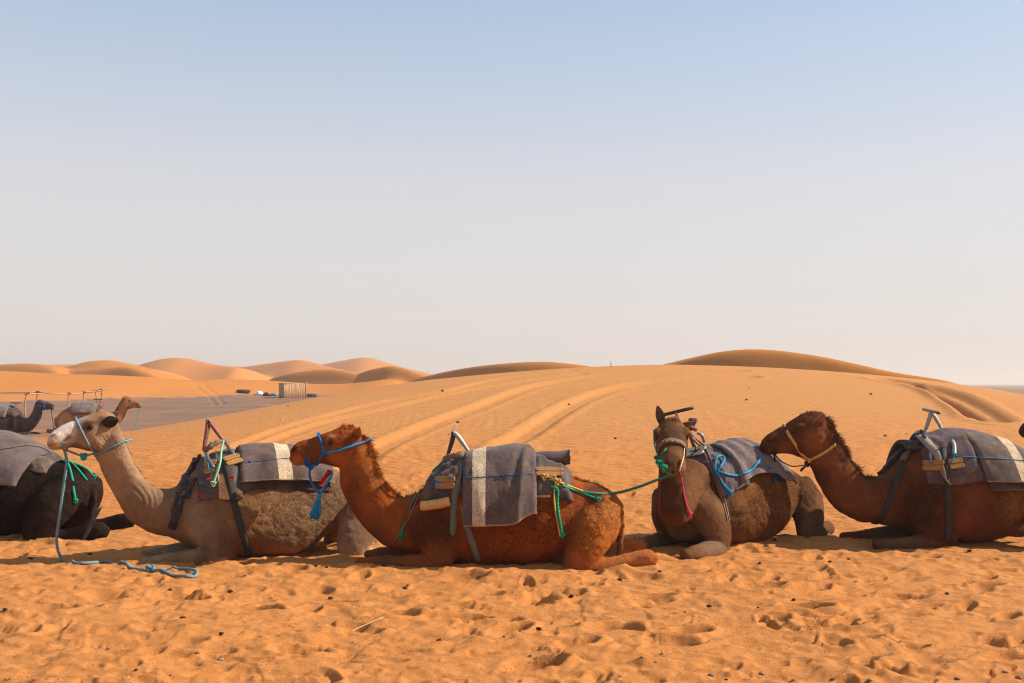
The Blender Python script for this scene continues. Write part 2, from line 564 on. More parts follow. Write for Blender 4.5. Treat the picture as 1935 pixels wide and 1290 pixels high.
def dunes(x, y):
    h = np.zeros_like(x)
    for k, (D, run, ang, wb, pts) in enumerate(RIDGES):
        xs, ys, zs, xm = ridge_world(D, run, pts)
        rel = np.maximum(zs - base_level(xs, ys), 0) / (1 - 1.6 * .28 ** 2)
        wf_max = rel.max() / math.tan(math.radians(ang)) * 1.05
        q = 1 / math.sqrt(1 + run * run)
        d = (y - D - run * (x - xm)) * q + 0.012 * D * np.sin(x / (0.07 * D) + k) + 0.004 * D * np.sin(x / (0.023 * D) + 2 * k)
        ins = (d > -wf_max * 1.4) & (d < wb * 1.2) & (x > xs[0]) & (x < xs[-1])
        if not ins.any():
            continue
        xi, di = x[ins], d[ins]
        span = xs[-1] - xs[0]
        crest = np.maximum(smooth_interp(xi, xs, rel), 0) * sm(xs[0], xs[0] + 0.12 * span, xi) ** 0.3 * (1 - sm(xs[-1] - 0.12 * span, xs[-1], xi)) ** 0.3
        ww = np.maximum(crest / math.tan(math.radians(ang)) * 1.05, 0.5)
        f = np.clip(1 + di / ww, 0, 1)
        g = np.clip(1 - di / wb, 0, 1)
        face = 0.88 * f + 0.12 * f * f * (3 - 2 * f)
        face = np.where(f > .72, face - 1.6 * (f - .72) ** 2, face)
        prof = np.where(di < 0, face, (1 - 1.6 * .28 ** 2) * g * g * (3 - 2 * g))
        h[ins] = np.maximum(h[ins], crest * prof)
    return h

def macro(x, y):
    return base_level(x, y) + np.maximum(mound(x, y), dunes(x, y))

def ground_hit(px, py, fn=macro):
    ys = np.geomspace(4, 1200, 5000)
    xs = (px - CX) / F * ys
    zs = H - (py - HY) / F * ys
    b = np.nonzero(fn(xs, ys) >= zs)[0]
    i = b[0] if len(b) else len(ys) - 1
    return np.array([xs[i], ys[i], fn(xs[i:i+1], ys[i:i+1])[0]])

# wheel tracks pressed into the mound, walked-in trough on its right shoulder
TRACKS = [
    (0.30, 0.075, [(640, 905), (708, 851), (804, 807), (913, 766), (981, 739), (1049, 722), (1152, 708), (1288, 701), (1400, 701)]),
    (0.30, 0.075, [(880, 900), (947, 848), (1008, 810), (1066, 773), (1117, 749), (1186, 729), (1288, 717), (1420, 712)]),
    (0.22, 0.05, [(440, 846), (540, 808), (640, 780), (742, 756), (845, 739), (947, 715), (1083, 700)]),
    (0.22, 0.05, [(430, 870), (540, 824), (640, 792), (742, 770), (845, 746), (981, 722), (1100, 706)]),
    (0.50, 0.16, [(1680, 719), (1740, 729), (1790, 744), (1825, 762), (1850, 778), (1868, 792)]),
    (0.30, 0.13, [(1720, 725), (1770, 742), (1815, 766), (1850, 790)]),
    (0.22, 0.07, [(370, 730), (395, 750), (408, 766)]),
    (0.22, 0.07, [(385, 727), (410, 748), (422, 763)]),
]
TRACKS_W = [(a, b, np.array([ground_hit(*p) for p in cat(np.array(pl, float), 6)])) for a, b, pl in TRACKS]

# sand pushed up along the animals' legs and flanks
BERMS = [(0.11, 0.032, np.array([P(px, py, H * F / (py - HY)) for px, py in pl])) for pl in (
    [(660, 1072), (720, 1080), (800, 1084), (880, 1086)], [(900, 1088), (980, 1090), (1060, 1094), (1120, 1090), (1180, 1078), (1245, 1068)],
    [(255, 1064), (330, 1070), (430, 1068), (520, 1062), (640, 1052)], [(1225, 1046), (1290, 1062), (1340, 1062), (1400, 1052)],
    [(1570, 1022), (1640, 1044), (1720, 1046), (1800, 1040)], [(1470, 1022), (1545, 1024)], [(60, 1024), (160, 1026), (225, 1020)])]

def seg_dist(x, y, pl):
    """signed distance (left/right) and hit mask to a polyline in xy"""
    best = np.full(x.shape, 1e9)
    sgn = np.zeros_like(x)
    for a, b in zip(pl[:-1], pl[1:]):
        dx, dy = b[0] - a[0], b[1] - a[1]
        L2 = dx*dx + dy*dy + 1e-9
        t = np.clip(((x - a[0]) * dx + (y - a[1]) * dy) / L2, 0, 1)
        d = np.hypot(x - a[0] - t*dx, y - a[1] - t*dy)
        c = np.sign((x - a[0]) * dy - (y - a[1]) * dx)
        m = d < best
        best = np.where(m, d, best)
        sgn = np.where(m, c, sgn)
    return best, sgn

# hoof and boot prints in front of the camels: (x, y, angle, length, width, depth)
r2 = np.random.default_rng(5)
PRINTS = []
for _ in range(330):
    y = 5.0 + 4.6 * r2.random() ** 0.9
    x = (r2.random() * 2 - 1) * (y * 0.62)
    PRINTS.append((x, y, r2.normal(0.25, 0.7), 0.10 + 0.09 * r2.random(), 0.055 + 0.035 * r2.random(), 0.010 + 0.034 * r2.random() ** 2.2))
for _ in range(150):
    y = 9.2 + 5.5 * r2.random()
    x = (r2.random() * 2 - 1) * (y * 0.6)
    PRINTS.append((x, y, r2.normal(0.2, 0.8), 0.10 + 0.08 * r2.random(), 0.06 + 0.03 * r2.random(), 0.012 + 0.024 * r2.random()))
for _ in range(620):
    y = 5.0 + 6.0 * r2.random()
    x = (r2.random() * 2 - 1) * (y * 0.6)
    PRINTS.append((x, y, r2.normal(0.2, 0.6), 0.03 + 0.07 * r2.random(), 0.018 + 0.03 * r2.random(), 0.006 + 0.012 * r2.random()))
for px, py in [(330, 1125), (930, 1125), (880, 1093), (1060, 1122), (960, 1190), (1270, 1214), (640, 1132), (1440, 1106), (1700, 1122), (1860, 1108), (1530, 1112), (1520, 1148),
               (490, 1155), (740, 1160), (1010, 1133), (1230, 1128), (1300, 1195), (90, 1155), (200, 1125), (880, 1165), (1570, 1182), (1160, 1190), (560, 1225), (1010, 1255)]:
    g = P(px, py, H * F / (py - HY))
    PRINTS.append((g[0], g[1], r2.normal(0.15, 0.3), 0.20, 0.10, 0.055))

def near_detail(x, y):
    """small relief: trampled, wind-softened sand (metres)"""
    k = 1 - sm(13, 24, y)
    wx = x + 0.25 * noise2(x * 1.1, y * 1.3, 21)
    wy = y + 0.18 * noise2(x * 1.3 + 9, y * 1.2, 22)
    n = 0.018 * noise2(wx * 1.3, wy * 2.2, 1) + 0.016 * (1 - np.abs(noise2(wx * 2.6, wy * 4.6, 2)) * 2) * (0.5 + 0.5 * noise2(x * 0.9, y * 0.9, 6))
    n = n + 0.013 * noise2(wx * 6, wy * 9, 4) + 0.006 * noise2(x * 15, y * 19, 5) + 0.003 * noise2(x * 34, y * 38, 15)
    st = noise2(wx * 0.9 + 5, wy * 2.4, 51)
    n = n + 0.013 * sm(-0.025, 0.025, st) + 0.010 * sm(-0.03, 0.03, noise2(wx * 1.7 - 3, wy * 3.4 + 8, 52))
    rip = np.sin(2*np.pi * (0.42 * x + y * 1.0 + 0.11 * noise2(x * 1.4, y * 1.6, 8)) / 0.105)
    n = (n - 0.014) * k + 0.0022 * rip * sm(0.0, 0.45, noise2(x * 0.5 + 3, y * 0.6, 9) + 0.25 * sm(9.5, 12, y)) * (1 - sm(22, 34, y))
    return n

def sand_height(x, y, prints=True):
    shape = x.shape
    x, y = x.ravel(), y.ravel()
    z = macro(x, y) + near_detail(x, y)
    m = y < 16
    if prints and m.any():
        xi, yi = x[m], y[m]
        zi = np.zeros_like(xi)
        order = np.argsort(xi)
        xs_ = xi[order]
        for (px_, py_, a, L, Wd, D) in PRINTS:
            lo, hi = np.searchsorted(xs_, [px_ - 0.5, px_ + 0.5])
            ii = order[lo:hi]
            ii = ii[np.abs(yi[ii] - py_) < 0.5]
            dx, dy = xi[ii] - px_, yi[ii] - py_
            ca, sa = math.cos(a), math.sin(a)
            u, v = (dx * ca + dy * sa) / L, (-dx * sa + dy * ca) / Wd
            uc = np.clip(u, -1.5, 1.5)
            q = np.sqrt(u*u + v*v * (1 + 0.25 * uc))
            e0 = 0.45 + 0.35 * ((px_ * 7.31) % 1.0)
            zi[ii] += -D * (1 - sm(e0, 1.08, q)) * (1 + 0.35 * uc) + 0.30 * D * np.exp(-((q - 1.22) / 0.22) ** 2) * (1 + 0.5 * uc)
        z[m] += np.maximum(zi, -0.085)
    for wd, hh, pl in BERMS:
        b = (x > pl[:, 0].min() - 1) & (x < pl[:, 0].max() + 1) & (y > pl[:, 1].min() - 1) & (y < pl[:, 1].max() + 1)
        if not b.any(): continue
        d, s = seg_dist(x[b], y[b], pl)
        z[b] += hh * np.exp(-(d / wd) ** 2) * (0.55 + 0.75 * noise2(x[b] * 3.1, y[b] * 3.1, 33))
    for wd, dep, pl in TRACKS_W:
        mn, mx = pl.min(0) - 2, pl.max(0) + 2
        b = (x > mn[0]) & (x < mx[0]) & (y > mn[1]) & (y < mx[1])
        if not b.any(): continue
        d, s = seg_dist(x[b], y[b], pl)
        q = d / wd
        lump = 1 + 0.2 * noise2(x[b] * 2.5, y[b] * 2.5, 31)
        z[b] += dep * (-(1 - sm(0.35, 1.0, q)) + 0.28 * np.exp(-((q - 1.25) / 0.28) ** 2) * lump)
    return z.reshape(shape)

def gz(x, y):
    return float(sand_height(np.array([float(x)]), np.array([float(y)]))[0])

def ground_pt(px, py, lift=0.0):
    g = ground_hit(px, py)
    return np.array([g[0], g[1], gz(g[0], g[1]) + lift])

def build_ground():
    fine = np.radians(np.linspace(-40, 40, 820))
    coarse = np.radians(np.r_[np.linspace(41, 180, 26)[1:-1], np.linspace(180, 319, 26)[:-1]])
    th = np.r_[fine, coarse]
    r, R = 0.35, []
    while r < 9000:
        R.append(r)
        if r < 4.6: dr = 0.35
        elif r < 13.5: dr = 0.0185 * (r / 5) ** 1.05
        elif r < 44: dr = 0.055 * (r / 13.5) ** 1.6
        elif r < 74: dr = 0.37
        elif r < 450: dr = 0.66 * (r / 60) ** 1.08
        else: dr = 0.12 * r
        r += dr
    R = np.array(R)
    rr, tt = np.meshgrid(R, th, indexing='ij')
    x, y = rr * np.sin(tt), rr * np.cos(tt)
    z = sand_height(x, y)
    V = np.stack([x, y, z], -1).reshape(-1, 3)
    V = np.vstack([V, [[0, 0, 0]]])
    nr, na = len(R), len(th)
    Fc = grid_faces(nr, na, True)
    cap = np.array([[nr * na, (k + 1) % na, k, k] for k in range(na)])[:, :3]
    # gravel shows where no dune lies on the plain
    xf, yf = V[:, 0], V[:, 1]
    rel = np.maximum(mound(xf, yf), dunes(xf, yf))
    edge = 0.30 + 0.20 * noise2(xf * 0.12, yf * 0.12, 40) + 0.10 * noise2(xf * 0.7, yf * 0.5, 41)
    g = (1 - sm(edge * 0.45, edge, rel)) * sm(24, 34, yf + 3 * noise2(xf * 0.2, yf * 0.2, 42))
    far = sm(170, 230, yf) * (1 - sm(0.10, 0.35, xf / np.maximum(yf, 1)))
    g = g * (1 - far)
    tr = np.zeros(len(V))
    for wd, dep, pl in TRACKS_W[:4]:
        mn, mx = pl.min(0) - 2, pl.max(0) + 2
        b = (xf > mn[0]) & (xf < mx[0]) & (yf > mn[1]) & (yf < mx[1])
        d, s = seg_dist(xf[b], yf[b], pl)
        tr[b] = np.maximum(tr[b], 1 - sm(0.8, 1.3, d / wd))
    me = mesh_data('sand_ground', V, Fc, M_sand, floats={'gravel': g, 'track': tr, 'pale': 0.85 * sm(0.15, 1.2, mound(xf, yf)), 'rust': sm(0.2, 1.0, dunes(xf, yf)) * (1 - sm(180, 330, yf))})
    o = bpy.data.objects.new('sand_ground', me)
    COL.objects.link(o)
    tag(o, None, None, kind='structure')
    return o

def sand_material():
    m, n, b = mat_base('desert_sand', 0.95, 0.08)
    tc = n.nodes.new('ShaderNodeTexCoord').outputs['Object']
    gv = N_(n, 'ShaderNodeAttribute', attribute_name='gravel').outputs['Fac']
    tk = N_(n, 'ShaderNodeAttribute', attribute_name='track').outputs['Fac']
    n_big = noise_n(n, 0.35, 6, 0.6, tc)
    n_mid = noise_n(n, 2.2, 6, 0.65, tc)
    n_fine = noise_n(n, 55, 4, 0.8, tc)
    n_grit = noise_n(n, 210, 2, 0.7, tc)
    c = mixc(n, 'MIX', ramp(n, n_big.outputs[0], [(0.35, 0.0), (0.65, 1.0)]), (0.455, 0.172, 0.045), (0.47, 0.186, 0.054))
    c = mixc(n, 'MIX', ramp(n, n_mid.outputs[0], [(0.42, 0.0), (0.62, 0.6)]), c, (0.41, 0.152, 0.042))
    pale = N_(n, 'ShaderNodeAttribute', attribute_name='pale').outputs['Fac']
    c = mixc(n, 'MIX', pale, c, (0.455, 0.203, 0.068))
    rust = N_(n, 'ShaderNodeAttribute', attribute_name='rust').outputs['Fac']
    c = mixc(n, 'MIX', rust, c, (0.455, 0.165, 0.034))
    c = mixc(n, 'MULTIPLY', 1.0, c, ramp(n, n_fine.outputs[0], [(0.3, 0.82), (0.7, 1.14)]))
    c = mixc(n, 'MULTIPLY', 1.0, c, ramp(n, n_grit.outputs[0], [(0.30, 0.55), (0.44, 1.0), (0.60, 1.0), (0.74, 1.25)]))
    # coarse dark grit in drifts
    sp = noise_n(n, 38, 2, 0.9, tc)
    dr = noise_n(n, 1.6, 5, 0.7, tc)
    spm = mixc(n, 'MULTIPLY', 1.0, ramp(n, sp.outputs[0], [(0.62, 0.0), (0.66, 1.0)]), ramp(n, dr.outputs[0], [(0.45, 0.0), (0.62, 1.0)]))
    c = mixc(n, 'MIX', spm, c, (0.13, 0.055, 0.035))
    c = mixc(n, 'MIX', tk, c, mixc(n, 'MULTIPLY', 1.0, c, (1.0, 1.0, 0.97)))
    # gravel plain
    gn = noise_n(n, 6.5, 5, 0.85, tc)
    gcol = ramp(n, gn.outputs[0], [(0.3, (0.075, 0.045, 0.034)), (0.5, (0.17, 0.10, 0.072)), (0.72, (0.24, 0.145, 0.10))])
    gb = noise_n(n, 0.22, 6, 0.7, tc)
    gcol = mixc(n, 'MIX', ramp(n, gb.outputs[0], [(0.42, 0.0), (0.66, 0.7)]), gcol, (0.29, 0.14, 0.06))
    c = mixc(n, 'MIX', gv, c, gcol)
    n.links.new(c, b.inputs['Base Color'])
    # relief: wind ripples and grain
    mp = N_(n, 'ShaderNodeMapping')
    mp.inputs['Rotation'].default_value = (0, 0, math.radians(24))
    n.links.new(tc, mp.inputs[0])
    wv = N_(n, 'ShaderNodeTexWave', wave_type='BANDS', bands_direction='Y', Scale=1.9, Distortion=5.0, Detail=3.0)
    wv.inputs['Detail Scale'].default_value = 0.9
    wv.inputs['Detail Roughness'].default_value = 0.6
    n.links.new(mp.outputs[0], wv.inputs['Vector'])
    rm = mixc(n, 'MULTIPLY', 1.0, wv.outputs['Color'], ramp(n, n_mid.outputs[0], [(0.38, 0.25), (0.62, 1.0)]))
    inv = N_(n, 'ShaderNodeMath', operation='MAXIMUM')
    n.links.new(gv, inv.inputs[0]); n.links.new(tk, inv.inputs[1])
    rm = mixc(n, 'MIX', inv.outputs[0], rm, (0.3, 0.3, 0.3))
    p = bump_n(n, b, rm, 0.55, 0.02)
    p = bump_n(n, b, n_fine.outputs[0], 0.6, 0.012, p)
    p = bump_n(n, b, n_grit.outputs[0], 0.4, 0.004, p)
    return m

M_sand = sand_material()
build_ground()

# ------------------------------------------------------------------ camel bodies
class Loft:
    """closed body of elliptical rings; sections are (centre, up half-vector, side half-vector, egg)"""
    def __init__(self, secs, e=0.92):
        self.c = np.array([s[0] for s in secs], float)
        self.U = np.array([s[1] for s in secs], float)
        self.W = np.array([s[2] for s in secs], float)
        self.g = np.array([s[3] if len(s) > 3 else 0.0 for s in secs], float)
        self.n = len(secs)
        self.e = e
        k = 24
        self.k = k
        self.C_, self.U_, self.W_ = cat(self.c, k), cat(self.U, k), cat(self.W, k)
        self.G_ = np.interp(np.linspace(0, self.n - 1, len(self.C_)), np.arange(self.n), self.g)

    def at(self, t, ph, off=0.0):
        t, ph = np.broadcast_arrays(np.asarray(t, float), np.asarray(ph, float))
        i = np.clip(t * self.k, 0, len(self.C_) - 1.001)
        a = i.astype(int)
        f = (i - a)[..., None]
        lerp = lambda A: A[a] * (1 - f) + A[a + 1] * f
        c, U, W = lerp(self.C_), lerp(self.U_), lerp(self.W_)
        g = self.G_[a]
        cp, sp = np.cos(ph), np.sin(ph)
        e = self.e
        cp2, sp2 = np.sign(cp) * np.abs(cp) ** e, np.sign(sp) * np.abs(sp) ** e * (1 - g * cp)
        p = c + U * cp2[..., None] + W * sp2[..., None]
        lu, lw = np.linalg.norm(U, axis=-1, keepdims=True), np.linalg.norm(W, axis=-1, keepdims=True)
        nn = nrm(U / lu**2 * cp[..., None] + W / lw**2 * sp[..., None])
        return p + nn * np.asarray(off)[..., None], nn

    def vf(self, seg=36, per=6):
        t = np.linspace(0, self.n - 1, (self.n - 1) * per + 1)
        ph = np.linspace(0, 2*np.pi, seg, endpoint=False)
        V = self.at(t[:, None], ph[None, :])[0].reshape(-1, 3)
        Fc = [tuple(f) for f in grid_faces(len(t), seg, True)]
        a, b = len(V), len(V) + 1
        V = np.vstack([V, V[:seg].mean(0), V[-seg:].mean(0)])
        m = (len(t) - 1) * seg
        for k in range(seg):
            Fc.append((a, k, (k + 1) % seg))
            Fc.append((b, m + (k + 1) % seg, m + k))
        return V, Fc

    def t_at(self, px):
        q = CX + F * self.C_[:, 0] / self.C_[:, 1]
        return float(np.interp(px, q, np.arange(len(q)) / self.k)) if q[-1] > q[0] else float(np.interp(-px, -q, np.arange(len(q)) / self.k))

    def ph_at(self, t, py, side=-1):
        ph = np.linspace(0, side * np.pi, 181)
        p, _ = self.at(t, ph)
        yy = HY + (H - p[:, 2]) / p[:, 1] * F
        return ph[int(np.argmin(np.abs(yy - py)))]

def limb(pts, rad, lat=(0, 1, 0), squash=1.0):
    """tapering limb through joints; lateral radius = rad*squash"""
    pts = np.asarray(pts, float)
    T = nrm(np.gradient(pts, axis=0))
    secs = []
    for p, t, r in zip(pts, T, rad):
        w_ = np.asarray(lat, float) - t * np.dot(lat, t)
        w_ = nrm(w_)
        u_ = np.cross(t, w_)
        secs.append((p, u_ * r, w_ * r * squash))
    return Loft(secs, 1.0)

def sec_px(k, top, bot, w_, Y, lat=(0, 1, 0), egg=0.0):
    a, b = P(*zp(k, *top), Y), P(*zp(k, *bot), Y)
    return ((a + b) / 2, (a - b) / 2, np.asarray(lat, float) * w_, egg)

def remesh(parts, voxel):
    V, Fc = join(parts)
    me = bpy.data.meshes.new('tmp')
    me.from_pydata(V.tolist(), [], Fc)
    o = bpy.data.objects.new('tmp', me)
    COL.objects.link(o)
    m = o.modifiers.new('r', 'REMESH')
    m.mode = 'VOXEL'
    m.voxel_size = voxel
    dg = bpy.context.evaluated_depsgraph_get()
    ev = o.evaluated_get(dg)
    em = ev.to_mesh()
    n = len(em.vertices)
    co = np.empty(n * 3, np.float32)
    em.vertices.foreach_get('co', co)
    q = np.empty(len(em.loops), np.int32)
    em.loops.foreach_get('vertex_index', q)
    tot = np.empty(len(em.polygons), np.int32)
    em.polygons.foreach_get('loop_total', tot)
    assert (tot == 4).all()
    ev.to_mesh_clear()
    bpy.data.objects.remove(o)
    bpy.data.meshes.remove(me)
    return co.reshape(-1, 3).astype(float), q.reshape(-1, 4)

def edges_of(Q):
    E = np.vstack([Q[:, [0, 1]], Q[:, [1, 2]], Q[:, [2, 3]], Q[:, [3, 0]]])
    return E

def laplace(V, Q, it, lam=0.55, mu=-0.45):
    E = edges_of(Q)
    deg = np.bincount(E[:, 0], minlength=len(V)) + np.bincount(E[:, 1], minlength=len(V))
    for k in range(it):
        for l in (lam, mu):
            S = np.zeros_like(V)
            for d in range(3):
                S[:, d] = np.bincount(E[:, 0], V[E[:, 1], d], len(V)) + np.bincount(E[:, 1], V[E[:, 0], d], len(V))
            V = V + l * (S / deg[:, None] - V)
    return V

def vnormals(V, Q):
    fn = np.cross(V[Q[:, 2]] - V[Q[:, 0]], V[Q[:, 3]] - V[Q[:, 1]])
    N = np.zeros_like(V)
    for k in range(4):
        for d in range(3):
            N[:, d] += np.bincount(Q[:, k], fn[:, d], len(V))
    return nrm(N)

def blend(V, base, anchors, flat=True):
    """coat colour with some light and shade painted in: soft patches (px, py, radius, rgb, weight) measured in the animal's side plane"""
    C = np.tile(np.array(base, float), (len(V), 1))
    for (c, r, rgb, wt) in anchors:
        d = np.hypot(V[:, 0] - c[0], V[:, 2] - c[2]) if flat else np.linalg.norm(V - c, axis=1)
        wgt = (wt * (1 - sm(0.35 * r, r, d)))[:, None]
        C = C * (1 - wgt) + np.array(rgb) * wgt
    return C

def path_dist(V, pts):
    best = np.full(len(V), 9.0)
    for a, b in zip(pts[:-1], pts[1:]):
        ab = b - a
        t = np.clip((V - a) @ ab / (ab @ ab + 1e-9), 0, 1)
        best = np.minimum(best, np.linalg.norm(V - a - t[:, None] * ab, axis=1))
    return best

class Camel:
    pass

def hit(px, py, bvhs, off=0.0):
    """first surface seen along a photo direction: point and normal"""
    o = Vector((0, 0, H))
    d = Vector(((px - CX) / F, 1.0, -(py - HY) / F)).normalized()
    best = None
    for b in bvhs:
        loc, nn, idx, dist = b.ray_cast(o, d)
        if loc is not None and (best is None or dist < best[2]):
            if nn.dot(d) > 0: nn = -nn
            best = (np.array(loc), np.array(nn), dist)
    if best is None:                       # just past the outline: the point of the surface nearest to that direction
        for b in bvhs:
            for k in np.linspace(8.2, 12.5, 130):
                pt = o + d * k
                loc, nn, idx, dist = b.find_nearest(pt)
                if best is None or dist < best[2]:
                    best = (np.array(loc), nrm(np.array(pt - loc)), dist)
    return best[0] + best[1] * off, best[1]

def strands(cam, V, Q, N, C, dens, length, flow, count, width=0.0024, curl=0.5, seed=1):
    """short tapering hairs rooted on the skin"""
    g = np.random.default_rng(seed)
    area = np.linalg.norm(np.cross(V[Q[:, 2]] - V[Q[:, 0]], V[Q[:, 3]] - V[Q[:, 1]]), axis=1)
    wgt = area * dens[Q].mean(1)
    if wgt.sum() < 1e-9: return None
    f = g.choice(len(Q), count, p=wgt / wgt.sum())
    a, b = g.random(count)[:, None], g.random(count)[:, None]
    q = V[Q[f]]
    p = (q[:, 0] * (1 - a) + q[:, 1] * a) * (1 - b) + (q[:, 3] * (1 - a) + q[:, 2] * a) * b
    n = N[Q[f, 0]]
    L = (length[Q[f, 0]] * (0.5 + g.random(count)))[:, None]
    clump = noise3(p * 22.0, 31)                                   # hair gathers in locks of uneven length
    L = L * np.clip(0.75 + 0.85 * clump, 0.25, 1.8)[:, None]
    fl = flow(p, n) + 0.55 * np.stack([noise3(p * 16.0, 32), noise3(p * 16.0, 33), noise3(p * 16.0, 34)], 1)
    d = nrm(n * 0.55 + fl + g.normal(0, 0.28, (count, 3)))
    d2 = nrm(d + g.normal(0, curl, (count, 3)) - np.array([0, 0, 0.25]))
    sd_ = nrm(np.cross(d, g.normal(0, 1, (count, 3)))) * width * (0.6 + 0.8 * g.random((count, 1)))
    root = p - n * 0.004
    m1 = root + d * L * 0.55
    tip = m1 + d2 * L * 0.5
    Vs = np.stack([root - sd_, root + sd_, m1 + sd_ * 0.7, m1 - sd_ * 0.7, tip], 1).reshape(-1, 3)
    k = np.arange(count)[:, None] * 5
    quads = k + np.array([[0, 1, 2, 3]])
    tris = k + np.array([[3, 2, 4]])
    Fc = {'q': quads, 't': tris}
    col = C[Q[f, 0]] * (0.72 + 0.6 * g.random((count, 1)))
    return Vs, Fc, np.repeat(col, 5, 0)

def ear_vf(base, tip, face, width, cup=0.35, thick=0.010):
    """leaf-shaped cupped ear; face = direction its hollow looks"""
    base, tip = np.asarray(base, float), np.asarray(tip, float)
    d = nrm(tip - base)
    L = np.linalg.norm(tip - base)
    face = nrm(np.asarray(face, float) - d * np.dot(face, d))
    s = np.cross(d, face)
    nu, nv = 13, 11
    out = []
    for layer in (0, 1):
        for i in range(nu):
            t = i / (nu - 1)
            wd = width * 0.5 * max(0.05, (math.sin(math.pi * min(1, t * 0.80 + 0.17)) ** 0.75)) * (1 - 0.2 * t)
            for j in range(nv):
                v = j / (nv - 1) * 2 - 1
                hollow = cup * width * (v * v - 0.9) * (1 - 0.45 * t)
                out.append(base + d * L * t + s * wd * v + face * (hollow - layer * thick))
    Fc = [tuple(f) for f in grid_faces(nu, nv)] + [tuple(f)[::-1] for f in grid_faces(nu, nv, off=nu * nv)]
    o = nu * nv
    ring = [(i, 0) for i in range(nu)] + [(nu - 1, j) for j in range(1, nv)] + [(i, nv - 1) for i in range(nu - 2, -1, -1)] + [(0, j) for j in range(nv - 2, 0, -1)]
    ids = [i * nv + j for i, j in ring]
    for a, b in zip(ids, ids[1:] + ids[:1]):
        Fc.append((a, b, b + o, a + o))
    return np.array(out), Fc

